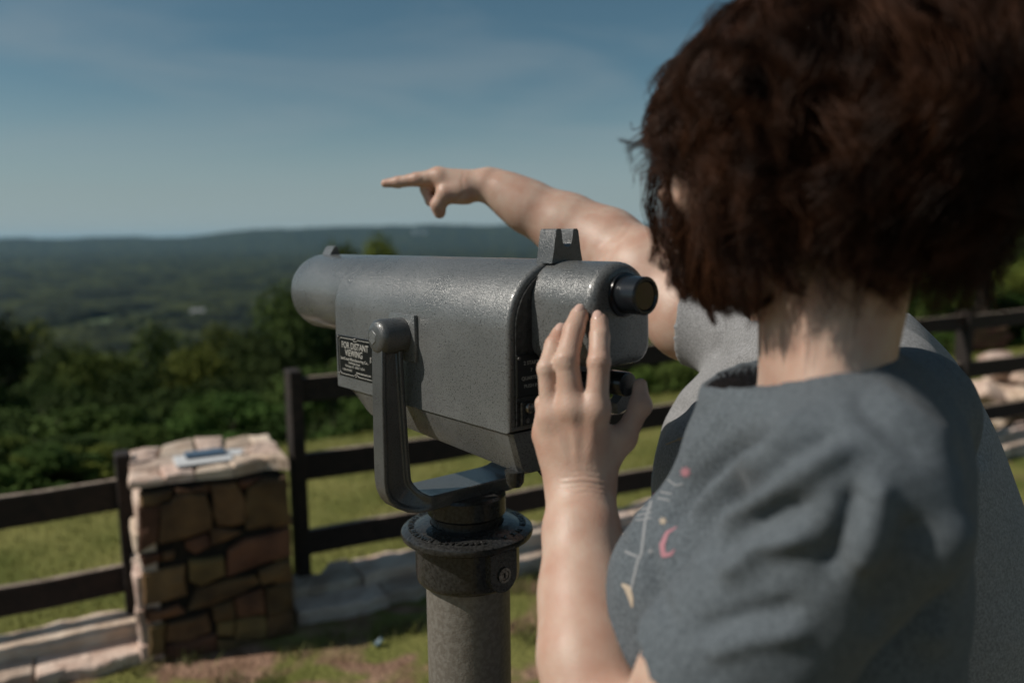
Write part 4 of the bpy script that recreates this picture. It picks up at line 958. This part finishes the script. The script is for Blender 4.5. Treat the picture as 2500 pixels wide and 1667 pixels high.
def hand_near(p):
    fg = None
    for n_, (pt, r) in FING.items():
        d = chain(p, [H(*q) for q in pt], [x*k_ for x in r], .003)
        a = H(*pt[1]); d = smin(d, ell(p, a, (r[1]*k_*1.03,)*3), .003)
        fg = d if fg is None else np.minimum(fg, d)
    pm = None
    for (x, y, Y), r in (((1456, 1000, .764), 27), ((1398, 995, .770), 28), ((1348, 1012, .781), 26), ((1328, 1062, .793), 22)):
        wx = 1421+(x-1398)*.48
        e = rc(p, H(wx, 1180, .777-(wx-1400)*.0002), H(x, y, Y), 36*k_, r*k_); pm = e if pm is None else smin(pm, e, .030)
    pm = smin(pm, ell(p, H(1404, 1085, .786), (.030, .012, .034)), .015)
    for (x, y, Y) in ((1457, 1006, .7605), (1397, 1000, .7655), (1348, 1022, .777)): pm = smin(pm, ell(p, H(x, y, Y), (.0095,)*3), .012)
    th = chain(p, [H(*q) for q in THUMB[0]], [x*k_ for x in THUMB[1]], .006)
    th = smin(th, ell(p, H(1566, 990, .789), (.0105,)*3), .004)
    pm = smin(pm, th, .016); pm = smin(pm, rc(p, H(1478, 1060, .775), H(1520, 1078, .782), 13*k_, 13*k_), .014)
    return smin(fg, pm, .008)
def arm_near(p):
    d = chain(p, [H(1404, 1196, .776), H(1404, 1300, .742), H(1412, 1450, .70), H(1428, 1600, .655), EL], [.0205, .0225, .0275, .034, .039], .03)
    d = smin(d, chain(p, [H(1440, 1196, .776), H(1437, 1300, .742), H(1440, 1450, .70), EL], [.0195, .0205, .025, .038], .03), .03)
    d = smin(d, chain(p, [EL, (EL*.5+SL*.5), SL], [.040, .045, .044], .04), .03)
    return smin(d, hand_near(p), .018)
def trunk_near(p):
    d = head_sdf(p, HC, BF)
    nb2 = NB+np.array([0, 0, -.01])
    d = smin(d, rc(p, HC+BF.T @ np.array([-.022, 0, -.055]), P(2012, 965, .65), .051, .051), .025)
    d = smin(d, rc(p, HC+BF.T @ np.array([-.040, 0, -.085]), SL*.45+NB*.55+np.array([0, 0, .008]), .026, .022), .045); d = smin(d, rc(p, HC+BF.T @ np.array([-.040, 0, -.085]), SR*.45+NB*.55+np.array([0, 0, .008]), .026, .022), .045)
    d = smin(d, rc(p, HC+BF.T @ np.array([-.015, .045, -.075]), NB+BF.T @ np.array([.022, .012, -.02]), .012, .009), .015)   # neck muscle
    d = smin(d, rc(p, SL, SR, .036, .036), .05)
    d = smin(d, chain(p, [SR, ERt, WRt], [.036, .038, .024], .03), .03)
    d = smin(d, ell(p, WRt+np.array([0, 0, -.05]), (.032, .018, .046)), .02); fg = None
    for j in range(4):
        b_ = WRt+BF[0]*(.024-.016*j)+np.array([0, 0, -.088]); e = chain(p, [b_, b_+np.array([.002, -.004, -.032]), b_+np.array([.006, -.014, -.056-.006*(j in (1, 2))])], [.0088, .008, .0066], .003); fg = e if fg is None else np.minimum(fg, e)
    d = smin(d, fg, .008); d = smin(d, chain(p, [WRt+BF[0]*.02+np.array([0, 0, -.025]), WRt+BF[0]*.042+np.array([0, 0, -.055]), WRt+BF[0]*.046+np.array([0, 0, -.078])], [.012, .0098, .0082], .004), .01)
    return smin(d, ell(p, (NB[0]+.01, NB[1], 1.25), (.078, .078, .15)), .05)
H1 = surf(arm_near, (-.03, .45, 1.06), (.26, .85, 1.535), .0021)
V, F = H1; V = smooth_np(V, F, 1, .5)
fold = []
for y, x0, x1, dp in ((1152, 1385, 1478, .0010), (1166, 1365, 1490, .0012), (1180, 1368, 1492, .0014), (1192, 1372, 1490, .0010), (1203, 1400, 1480, .0006)):
    fold.append(([(x0, y+2), ((x0+x1)/2+9*math.sin(y), y-4+3*math.sin(y*.7)), (x1, y+6)], 3.2, -dp*.6))
    fold.append(([(x0, y+9), ((x0+x1)/2, y+3), (x1, y+13)], 4, dp*.3))
for a_, b_ in (((1457, 1010), (1432, 1140)), ((1398, 1005), (1408, 1140)), ((1350, 1025), (1385, 1140))): fold.append(([a_, b_], 7, .0004))
for a_, b_ in (((1428, 1010), (1420, 1110)), ((1374, 1015), (1395, 1110))): fold.append(([a_, b_], 9, -.0005))
for x, y, w in ((1462, 880, 20), (1462, 888, 20), (1462, 896, 18), (1383, 878, 18), (1384, 886, 18), (1337, 900, 16)): fold.append(([(x-w, y+1), (x, y-1), (x+w, y+1)], 2.4, -.0006))
V = sculpt(V, F, fold, (.6, .9))
H2 = surf(trunk_near, (.02, .42, .72), (.52, 1.02, 1.76), .0046)
def legs(c, B, s=1.0):
    out = []
    for sg_ in (-1, 1):
        hip = np.array([c[0], c[1], .93])+B[1]*sg_*.095; kn = hip+B[0]*.02+np.array([0, 0, -.43]); an = np.array([hip[0], hip[1], .10])-B[0]*.01+B[1]*sg_*.02
        out.append((hip, kn, an))
    return out
def trousers(parent, c, B, s=1.0):
    L = legs(c, B)
    def f(p):
        d = ell(p, (c[0], c[1], .93), (.15*s, .15*s, .13))
        for hip, kn, an in L: d = smin(d, chain(p, [hip, kn, an], [.09*s, .068*s, .055*s], .04), .05)
        return np.maximum(d, .09-p[:, 2])
    V, F = surf(f, (c[0]-.32, c[1]-.32, .05), (c[0]+.32, c[1]+.32, 1.08), .011)
    npmesh('trousers', V, F, MT['denim'], parent)
    for hip, kn, an in L:
        def sh(p): 
            q = (p-an.astype(np.float32)) @ B.T.astype(np.float32)
            return np.maximum(smin(rc(q, (-.03, 0, -.055), (.13, 0, -.068), .042, .034), rc(q, (0, 0, -.05), (0, 0, .02), .042, .04), .04), -(q[:, 2]+.085))
        V, F = surf(sh, an-.22, an+.22, .009); o = npmesh('shoe', V, F, MT['shoe'], parent)
        bm = bmesh.new(); bmesh.ops.create_circle(bm, cap_ends=True, segments=20, radius=1)
        for v in bm.verts: v.co = Vector(np.array([an[0], an[1], .012])+B[0]*(v.co.x*.12+.05)+B[1]*(v.co.y*.044))
        ex = bmesh.ops.extrude_face_region(bm, geom=bm.faces[:]); bmesh.ops.translate(bm, vec=(0, 0, -.012), verts=[e for e in ex['geom'] if isinstance(e, bmesh.types.BMVert)])
        bmobj('sole', bm, MT['sole'], o)
VV, FF = cat_mesh([(V, F), H2])
pf = npmesh('person', VV, FF, MT['skin'])
tag(pf, 'nearer person with brown curly hair and dark grey T-shirt, hand resting on the telescope', 'person')
face_bits(pf, HC, BF)
for n_, dx, w in (('index', -7, 11), ('middle', -4, 11), ('ring', -5, 10)):     # fingernails
    pt, r = FING[n_]; a = H(*pt[-1]); b = H(*pt[-2]); ax_ = (a-b)/np.linalg.norm(a-b); to = CAMP-a; to -= ax_*(to @ ax_); to /= np.linalg.norm(to); sd = np.cross(ax_, to)
    nrm = to*.9+sd*(-.30 if dx < 0 else 0); nrm -= ax_*(nrm @ ax_); nrm /= np.linalg.norm(nrm); sd = np.cross(ax_, nrm)
    bm = bmesh.new(); bmesh.ops.create_uvsphere(bm, u_segments=16, v_segments=8, radius=1); cc = a+nrm*(r[-1]*k_-.0006)+ax_*.0015
    for v in bm.verts: v.co = Vector(cc+sd*v.co.x*.0056+ax_*v.co.y*.0072+nrm*(v.co.z*.0013-.0022*v.co.x**2-.001*max(v.co.y, 0)**2))
    bmobj('fingernail', bm, MT['nail'], pf, True)
# T-shirt
def plane_cut(d, p, o, n): return np.maximum(d, (p-np.asarray(o, np.float32)) @ np.asarray(n, np.float32))
hemL = SL+(EL-SL)*.53; axL = (EL-SL)/np.linalg.norm(EL-SL)
ERt = SR+np.array([.02, .03, -.26]); hemR = SR+(ERt-SR)*.7; axR = (ERt-SR)/np.linalg.norm(ERt-SR)
COL = NB+BF.T @ np.array([.004, 0, .006])
coln = BF.T @ np.array([.22, .05, 1.]); coln /= np.linalg.norm(coln)
def tee_near(p):
    f3 = lambda a, b, c_: np.array([NB[0]+.012, NB[1], c_])+BF[0]*a+BF[1]*b
    d = rc(p, SL+np.array([0,0,.01]), SR, .056, .058)
    d = smin(d, rc(p, SL+np.array([0,0,.02]), NB+np.array([0, 0, -.03]), .056, .066), .04); d = smin(d, rc(p, SR, NB+np.array([0, 0, -.03]), .056, .066), .04)
    d = smin(d, ell(p, f3(.008, -.005, 1.26), (.124, .135, .19), BF), .05)
    d = smin(d, rc(p, f3(.097, .048, 1.25), f3(.101, .048, 1.215), .068, .070), .05); d = smin(d, rc(p, f3(.092, -.058, 1.235), f3(.098, -.058, 1.20), .068, .070), .05)
    d = smin(d, ell(p, f3(.0, -.025, 1.03), (.118, .118, .24), BF), .06)
    sl_ = rc(p, SL-axL*.01, hemL+axL*.05, .060, .067); sl_ = plane_cut(sl_, p, hemL, axL)
    sl_ = np.maximum(sl_, -np.maximum(rc(p, hemL-axL*.03, hemL+axL*.05, .056, .057), -((p-(hemL-axL*.03).astype(np.float32)) @ axL.astype(np.float32))))
    d = smin(d, sl_, .007)
    sr_ = rc(p, SR, hemR+axR*.05, .062, .064); sr_ = plane_cut(sr_, p, hemR, axR); d = smin(d, sr_, .02)
    # crew neck: hole with a ribbed band standing round it
    q = (p-COL.astype(np.float32)); h = q @ coln.astype(np.float32); rad = np.sqrt(np.maximum((q*q).sum(1)-h*h, 1e-9))
    fw = q @ BF[0].astype(np.float32)
    R_ = .0715+.008*np.clip(fw/.07, -1, 1)
    d = np.maximum(d, h-.010-2*np.maximum(rad-.088, 0))
    band = np.sqrt(((rad-R_)*1.3)**2+((h+.002)*.55)**2)-.0065
    d = smin(d, band, .012)
    hole = np.maximum(rad-(R_-.0035), -(h+.045)); d = np.maximum(d, -hole)
    return np.maximum(d, .88-p[:, 2])
V, F = surf(tee_near, (-.02, .40, .86), (.50, .98, 1.50), .0040)
V = smooth_np(V, F, 1, .4)
st = [([(1905, 1025), (1790, 1100), (1690, 1190), (1620, 1290)], 24, -.0105), ([(1985, 1000), (1850, 1090), (1745, 1190), (1690, 1260)], 20, .006),
 ([(2050, 1040), (1920, 1105), (1830, 1180), (1760, 1260)], 18, -.0085), ([(2090, 1085), (1960, 1160), (1850, 1230), (1760, 1300)], 20, .009),
 ([(2010, 1215), (1900, 1250), (1800, 1300), (1720, 1370)], 17, -.0045),
 ([(1990, 1300), (1860, 1335), (1760, 1420)], 28, .008), ([(2090, 1180), (2060, 1290), (2010, 1400)], 28, -.007), ([(2150, 1160), (2130, 1280), (2090, 1400)], 30, .006),
 ([(2130, 930), (2210, 1000), (2330, 1090)], 22, .004), ([(2080, 960), (2160, 1040), (2260, 1120)], 22, -.004), ([(1960, 1480), (1820, 1500), (1690, 1540)], 22, -.005),
 ([(1980, 1540), (1840, 1560), (1720, 1600)], 24, .004), ([(1600, 1180), (1560, 1260), (1530, 1330)], 14, .003), ([(1790, 985), (1700, 1080), (1600, 1230)], 16, .003),
 ([(2250, 1250), (2200, 1400), (2130, 1560)], 40, -.008), ([(2350, 1250), (2310, 1420), (2260, 1600)], 40, .006), ([(1590, 1330), (1600, 1430), (1640, 1530)], 16, -.004)]
V = sculpt(V, F, [(a, b, c*1.3) for a, b, c in st], (.3, .95))
Nn = vnorm(V, F)
w3 = (n2(V[:, 0]+V[:, 2]*.7, V[:, 1]-V[:, 2]*.9, .045, 41)-.5)*.004+(n2(V[:, 0]*1.3-V[:, 2], V[:, 1]+V[:, 2]*.4, .018, 43)-.5)*.0012
V = smooth_np(V+Nn*w3[:, None], F, 2, .5)
teeF = npmesh('t_shirt', V, F, MT['teeF'], pf)
e1 = BF[0]-coln*(BF[0] @ coln); e1 /= np.linalg.norm(e1); e2 = np.cross(coln, e1); Vc = []; Fc = []; nc = 220
for i in range(nc):
    a_ = 2*math.pi*i/nc; dr = e1*math.cos(a_)+e2*math.sin(a_); Rr = .072+.008*math.cos(a_); rib = .0007*math.sin(a_*55)
    for j in range(10):
        b_ = 2*math.pi*j/10; Vc.append(COL+dr*(Rr+(.0042+rib)*math.cos(b_)-.002*math.sin(b_))+coln*(.001+.0095*math.sin(b_)))
        Fc.append((i*10+j, i*10+(j+1) % 10, ((i+1) % nc)*10+(j+1) % 10, ((i+1) % nc)*10+j))
npmesh('collar', Vc, Fc, MT['teeF'], teeF)
HV, HF, tubes = hair(pf, HC, BF, 480, 30, 3, .026, .072, .036, .125)
def lock(pts, n, spread, r0, seed):           # loose locks and flyaway hairs
    g = np.random.default_rng(seed); K = np.array([P(*q) for q in pts]); T = 14; u = np.linspace(0, len(K)-1, T); i = np.minimum(u.astype(int), len(K)-2); f = (u-i)[:, None]; f = f*f*(3-2*f)*.5+f*.5
    base = K[i]*(1-f)+K[i+1]*f; o = g.normal(size=(n, 1, 3))*spread*np.linspace(1, .35, T)[None, :, None]; end = np.linspace(0, 1, T)[None, :, None]
    wv = np.sin(end*7+g.uniform(0, 6, (n, 1, 1)))*g.normal(size=(n, 1, 3))*spread*.5
    return tubes(base[None]+o+wv, np.full((n, T, 1), r0)*(1-.6*end))
LK = [lock([(1655+20*i, 430+6*i, .676-.011*i), (1648+22*i, 530, .674-.011*i), (1664+20*i, 610, .671-.011*i), (1652+24*i, 690+8*i, .67-.011*i), (1672+24*i, 730+6*i, .67-.011*i)], 90, .005, .00026, 50+i) for i in range(7)]+[lock([(1640, 470, .675), (1622, 560, .675), (1650, 640, .675), (1640, 700, .675)], 80, .0045, .00026, 31), lock([(1665, 480, .66), (1655, 580, .66), (1680, 660, .66), (1668, 730, .66)], 80, .0045, .00026, 32), lock([(1700, 470, .645), (1705, 580, .64), (1690, 680, .64), (1722, 750, .645)], 80, .0045, .00026, 33), lock([(1740, 500, .63), (1755, 600, .625), (1735, 700, .625), (1780, 770, .625)], 80, .0045, .00026, 34), lock([(1800, 560, .64), (1815, 660, .635), (1795, 740, .63), (1850, 780, .63)], 70, .0045, .00026, 35), lock([(1600, 420, .70), (1585, 500, .70), (1605, 590, .70), (1590, 640, .70)], 60, .004, .00024, 36), lock([(1700, 560, .665), (1690, 640, .665), (1715, 720, .66), (1745, 790, .655)], 70, .0035, .0003, 21), lock([(1760, 600, .645), (1770, 690, .64), (1745, 760, .64)], 70, .004, .0003, 22), lock([(1830, 620, .62), (1850, 710, .61), (1830, 770, .61)], 60, .004, .0003, 23), lock([(1640, 325, .69), (1580, 340, .69), (1545, 352, .69), (1512, 340, .69)], 26, .0022, .00016, 1), lock([(1640, 350, .69), (1590, 358, .69), (1530, 362, .69)], 18, .0022, .00016, 2),
 lock([(1630, 290, .69), (1580, 305, .69), (1545, 318, .69), (1540, 298, .69)], 6, .0008, .0002, 3), lock([(1760, 20, .68), (1700, 80, .68), (1660, 190, .68), (1650, 300, .68)], 5, .0035, .00013, 4),
 lock([(1720, 30, .68), (1640, 160, .68), (1610, 280, .68)], 4, .003, .00013, 5),
 lock([(1620, 560, .69), (1640, 640, .69), (1660, 700, .69), (1690, 705, .69)], 60, .0030, .0003, 6), lock([(1680, 600, .67), (1700, 680, .67), (1740, 740, .66), (1800, 735, .66)], 70, .0035, .0003, 7),
 lock([(1760, 640, .63), (1790, 720, .62), (1850, 750, .62), (1905, 715, .62)], 60, .0035, .0003, 8), lock([(1880, 640, .60), (1930, 700, .60), (2010, 720, .60), (2040, 680, .60)], 60, .0035, .0003, 9),
 lock([(1720, 620, .66), (1730, 700, .66), (1760, 760, .66)], 60, .0030, .0003, 10), lock([(2060, 620, .58), (2110, 690, .58), (2180, 720, .58)], 70, .004, .0003, 11),
 lock([(1590, 480, .70), (1600, 580, .70), (1625, 660, .70), (1605, 640, .70)], 30, .003, .00025, 12)]
# broad outer curls on the near side and the back
gq = np.random.default_rng(77)
for k in range(46):
    x0 = gq.uniform(1700, 2420); y0 = gq.uniform(-60, 560) if x0 > 1800 else gq.uniform(160, 560); Yb = .655-.108*math.sqrt(max(0, 1-((x0-1990)/480)**2))*math.sqrt(max(.1, 1-((y0-300)/520)**2))-.008
    R_ = gq.uniform(40, 95); a0_ = gq.uniform(1.9, 3.0)*(1 if gq.random() < .7 else -1); sg_ = -1
    pts = [(x0+R_*1.3*math.cos(a0_+sg_*q*.5)*(1 if True else 0), y0-R_*1.6*math.sin(a0_+sg_*q*.5)+q*14, Yb+.003*math.sin(q)) for q in range(6)]
    LK.append(lock(pts, 42, .0042, .00030, 100+k))
V, F = cat_mesh([(HV, HF)]+LK)
hr = npmesh('hair', V, F, MT['hairF'], pf)
trousers(pf, (NB[0]+.01, NB[1]+.01), BF)
# prints, laid on the cloth
def decal(bvh, m, parent, strips, name='print', lift=.0007):
    V = []; F = []
    for pts, ws in strips:
        n = len(pts); pts = np.array(pts, float)
        if not hasattr(ws, '__len__'): ws = [ws]*n
        res = []; per = 5
        for i in range(n-1):
            for j in range(per+(i == n-2)):
                f = j/per; res.append((*(pts[i]*(1-f)+pts[i+1]*f), ws[i]*(1-f)+ws[i+1]*f))
        res = np.array(res); tg = np.gradient(res[:, :2], axis=0); tg /= np.linalg.norm(tg, axis=1)[:, None]+1e-9; nn = np.stack([-tg[:, 1], tg[:, 0]], 1); prev = None
        for r_, q in zip(res, nn):
            row_ = []
            for s_ in (-1, 0, 1):
                x, y = r_[0]+q[0]*r_[2]*s_, r_[1]+q[1]*r_[2]*s_; d = Vector(P(x, y, 1)-CAMP).normalized(); hit = bvh.ray_cast(Vector(CAMP), d)
                row_.append(None if hit[0] is None else tuple(hit[0]-d*lift))
            if any(v is None for v in row_): prev = None; continue
            i0 = len(V); V += row_
            if prev is not None: F += [(prev, prev+1, i0+1, i0), (prev+1, prev+2, i0+2, i0+1)]
            prev = i0
    if F:
        me = bpy.data.meshes.new(name); me.from_pydata(V, [], F); return link(name, me, m, parent)
def bvh_of(o): return BVHTree.FromPolygons([v.co.copy() for v in o.data.vertices], [tuple(p.vertices) for p in o.data.polygons])
def star(x, y, r, k=4): return [([(x+r*math.cos(a), y+r*math.sin(a)), (x, y), (x-r*math.cos(a), y-r*math.sin(a))], [.5, r*.32, .5]) for a in [math.pi*i/k+.2 for i in range(k)]]
bF = bvh_of(teeF)
decal(bF, MT['pink'], teeF, star(1673, 1152, 15))
decal(bF, MT['pink'], teeF, [([(1652, 1285), (1628, 1300), (1616, 1330), (1619, 1355), (1637, 1352), (1647, 1340)], [1.5, 4, 6.5, 6, 4, 1])])
decal(bF, MT['creamp'], teeF, star(1618, 1271, 11, 3)); decal(bF, MT['creamp'], teeF, [([(1518, 1425), (1532, 1435), (1540, 1460), (1543, 1482)], [3, 8, 6, 2])])
decal(bF, MT['whitep'], teeF, [([(1600, 1190), (1575, 1270), (1566, 1350), (1556, 1370), (1540, 1440)], 3.2), ([(1525, 1345), (1556, 1358)], 3.2), ([(1630, 1170), (1650, 1185), (1668, 1180)], 2), ([(1560, 1245), (1590, 1238)], 2), ([(1555, 1258), (1592, 1250)], 2), ([(1552, 1270), (1590, 1263)], 2), ([(1612, 1200), (1640, 1205)], 2), ([(1605, 1215), (1635, 1221)], 2)]+star(1588, 1345, 9, 2))

# ---- farther person
fG = np.array([-.979, .202]); BG = basis(fG)
SRg = np.array([.335, 1.235, 1.415]); SLg = np.array([.395, .875, 1.375]); NG = np.array([.40, 1.05, 1.46]); HG = np.array([.375, 1.055, 1.655])
ARM = [(1190, 448, 1.49, 31), (1235, 472, 1.485, 43), (1290, 505, 1.475, 56), (1385, 554, 1.455, 73), (1480, 600, 1.42, 84), (1580, 675, 1.345, 102), (1690, 768, 1.27, 106)]
kg = 1.5/FPX
def Hg(x, y, o=0): return P(x, y, 1.495+o)
def arm_far(p):
    d = chain(p, [P(x, y, Y) for x, y, Y, r in ARM]+[SRg], [r*Y/FPX for x, y, Y, r in ARM]+[.07], .03)
    d = smin(d, rc(p, P(1200, 425, 1.495), P(1215, 428, 1.495), 11*kg, 13*kg), .012)        # wrist bone
    pm = rc(p, Hg(1178, 450), Hg(1082, 436), 32*kg, 25*kg); pm = smin(pm, rc(p, Hg(1165, 452, .022), Hg(1082, 436, .032), 27*kg, 21*kg), .02)
    pm = smin(pm, rc(p, Hg(1135, 468, -.006), Hg(1092, 474, -.010), 31*kg, 22*kg), .02)      # thenar
    pm = smin(pm, ell(p, Hg(1066, 422, .004), (12*kg,)*3), .01)
    fi = chain(p, [Hg(1070, 432), Hg(1018, 438, .004), Hg(972, 445, .010), Hg(940, 448, .014)], [21*kg, 16.5*kg, 13.5*kg, 10.5*kg], .005)
    mid = chain(p, [Hg(1068, 440, .016), Hg(1038, 462, .016), Hg(1050, 492, .012), Hg(1072, 486, .010)], [19*kg, 13*kg, 11.5*kg, 10*kg], .003)
    rg = chain(p, [Hg(1076, 442, .036), Hg(1050, 474, .038), Hg(1062, 502, .034), Hg(1084, 494, .030)], [18*kg, 12.5*kg, 11*kg, 10*kg], .003)
    pk = chain(p, [Hg(1088, 446, .054), Hg(1068, 474, .056), Hg(1076, 496, .052), Hg(1094, 490, .048)], [16*kg, 11*kg, 10*kg, 9*kg], .003)
    th = chain(p, [Hg(1120, 468, -.008), Hg(1088, 474, -.012), Hg(1070, 500, -.008), Hg(1073, 519, -.004)], [28*kg, 20*kg, 17.5*kg, 15*kg], .008)
    fg = np.minimum(np.minimum(mid, rg), pk); fg = smin(fg, fi, .003)
    hd = smin(pm, fg, .010); hd = smin(hd, th, .006)
    return smin(d, hd, .02)
V, F = surf(arm_far, (-.27, 1.10, 1.30), (.44, 1.60, 1.74), .0030)
V = smooth_np(V, F, 1, .5)
fold = [([(1545, 545), (1520, 580), (1490, 612), (1455, 640)], 4, -.0006), ([(1530, 535), (1500, 580), (1460, 600)], 5, -.0004)]
fold += [([(1088+i*9, 512-i*7), (1098+i*8, 496-i*6)], 2.5, -.0012) for i in range(6)]
fold += [([(1135, 415), (1128, 440), (1132, 460)], 3, -.0007), ([(1034, 432), (1030, 450)], 3, -.001), ([(1150, 500), (1170, 480)], 5, -.001)]
V = sculpt(V, F, fold, (1.1, 1.6))
ELg = np.array([.425, .875, 1.12]); WRg = np.array([.36, .87, .90])
def trunk_far(p):
    d = head_sdf(p, HG, BG); d = smin(d, rc(p, HG+BG.T @ np.array([-.015, 0, -.06]), NG, .055, .06), .03); d = smin(d, rc(p, SRg, SLg, .055, .050), .05)
    d = smin(d, chain(p, [SLg, ELg, WRg], [.055, .044, .027], .03), .04)
    d = smin(d, ell(p, WRg+np.array([0, 0, -.055]), (.02, .034, .05)), .02)
    fg = None
    for j in range(4):
        b_ = WRg+np.array([-.004, -.028+.019*j, -.10]); e = chain(p, [b_, b_+np.array([-.008, 0, -.035]), b_+np.array([-.022, 0, -.06-.006*(j in (1, 2))])], [.0095, .0085, .007], .003); fg = e if fg is None else np.minimum(fg, e)
    d = smin(d, fg, .008); d = smin(d, chain(p, [WRg+np.array([-.012, .01, -.03]), WRg+np.array([-.04, .0, -.065]), WRg+np.array([-.045, -.002, -.09])], [.013, .0105, .009], .004), .01)
    return smin(d, ell(p, (.41, 1.04, 1.3), (.14, .16, .14)), .05)
T2 = surf(trunk_far, (.15, .74, .68), (.60, 1.34, 1.80), .0056)
VV, FF = cat_mesh([(V, F), T2])
pg = npmesh('person', VV, FF, MT['skin']); tag(pg, 'farther person in light grey T-shirt pointing left with an outstretched bare arm', 'person')
face_bits(pg, HG, BG)
axr = P(1690, 768, 1.27)-SRg; axr /= np.linalg.norm(axr); hemr = P(1694, 768, 1.27)
axl = (ELg-SLg)/np.linalg.norm(ELg-SLg); heml = SLg+(ELg-SLg)*.72
def tee_far(p):
    f3 = lambda a, b, c_: np.array([.41, 1.045, c_])+BG[0]*a+BG[1]*b
    d = rc(p, SRg, SLg, .066, .060); d = smin(d, rc(p, SLg, NG-np.array([0, 0, .04]), .06, .07), .04); d = smin(d, rc(p, SRg, NG-np.array([0, 0, .04]), .06, .07), .04)
    d = smin(d, ell(p, f3(-.02, 0, 1.26), (.165, .19, .20), BG), .06)
    d = smin(d, rc(p, f3(.118, .07, 1.25), f3(.125, .07, 1.19), .10, .10), .06); d = smin(d, rc(p, f3(.118, -.07, 1.25), f3(.125, -.07, 1.19), .10, .10), .06)
    d = smin(d, ell(p, f3(-.03, 0, 1.07), (.225, .21, .27), BG), .08)
    s1 = plane_cut(rc(p, SRg-axr*.02, hemr+axr*.05, .078, .080), p, hemr, axr)
    s1 = np.maximum(s1, -np.maximum(rc(p, hemr-axr*.02, hemr+axr*.05, .073, .073), -((p-(hemr-axr*.02).astype(np.float32)) @ axr.astype(np.float32))))
    d = smin(d, s1, .03)
    d = smin(d, plane_cut(rc(p, SLg, heml+axl*.05, .068, .070), p, heml, axl), .03)
    q = p-NG.astype(np.float32); rad = np.hypot(q[:, 0], q[:, 1]); h = q[:, 2]+.035
    band = np.sqrt(((rad-.078)*1.3)**2+(h*.55)**2)-.007; d = np.maximum(d, h-.008-2*np.maximum(rad-.09, 0)); d = smin(d, band, .012); d = np.maximum(d, -np.maximum(rad-.074, -(h+.05)))
    return np.maximum(d, .84-p[:, 2])
V, F = surf(tee_far, (.06, .68, .82), (.76, 1.44, 1.54), .0050); V = smooth_np(V, F, 1, .4)
V = sculpt(V, F, [([(1850, 900), (1790, 960), (1700, 990), (1620, 1000)], 22, -.010), ([(1850, 960), (1760, 1040), (1660, 1110)], 20, -.008), ([(1840, 850), (1750, 920), (1660, 1020)], 18, .007), ([(1730, 720), (1760, 800), (1740, 880)], 10, -.008), ([(1800, 980), (1700, 1080), (1620, 1200)], 24, .006), ([(2330, 880), (2380, 1000), (2400, 1150)], 25, -.006)], (.7, 1.4))
w3 = (n2(V[:, 0]+V[:, 2]*.7, V[:, 1]-V[:, 2]*.9, .06, 51)-.5)*.005; V = V+vnorm(V, F)*w3[:, None]
teeG = npmesh('t_shirt', V, F, MT['teeG'], pg)
bG = bvh_of(teeG)
decal(bG, MT['goldp'], teeG, [([(1625, 1085), (1655, 1073), (1690, 1060), (1735, 1043), (1790, 1022)], 1.8)]+star(1687, 1061, 8, 3)+star(1658, 1072, 6, 3))
decal(bG, MT['whitep'], teeG, [([(1610, 1115), (1650, 1145)], 1.6), ([(1660, 1078), (1695, 1095)], 1.6), ([(1628, 1150), (1605, 1200), (1590, 1240)], 1.6), ([(1603, 1150), (1590, 1190)], 1.4), ([(1575, 1180), (1600, 1188)], 1.4), ([(1655, 1037), (1662, 1034)], 2.5), ([(1695, 1045), (1700, 1043)], 2.5)])
decal(bG, MT['pink'], teeG, star(1596, 1206, 7, 3))
HV, HF, tb = hair(pg, HG, BG, 200, 18, 9, .014, .03, .022, .10, .0004)
npmesh('hair', HV, HF, MT['hairG'], pg)
trousers(pg, (.42, 1.045), BG, 1.25)

# ------------------------------------------------------------------ haze
bm = bmesh.new(); X_ = 26000
box(bm, (0, 0, (-200+120)/2), (2*X_, 2*X_, 320))
me = bpy.data.meshes.new('haze'); bm.to_mesh(me); bm.free(); hzo = link('haze', me, None)
hm = bpy.data.materials.new('haze'); hm.use_nodes = True; t = hm.node_tree; t.nodes.clear(); o_ = t.nodes.new('ShaderNodeOutputMaterial'); pv = t.nodes.new('ShaderNodeVolumePrincipled')
pv.inputs['Color'].default_value = (0.45, 0.77, 1.0, 1); pv.inputs['Density'].default_value = 3.0e-5; pv.inputs['Anisotropy'].default_value = 0.2
t.links.new(pv.outputs[0], o_.inputs['Volume']); me.materials.append(hm); tag(hzo, 'pale bluish summer haze filling the valley air', 'haze', kind='stuff')
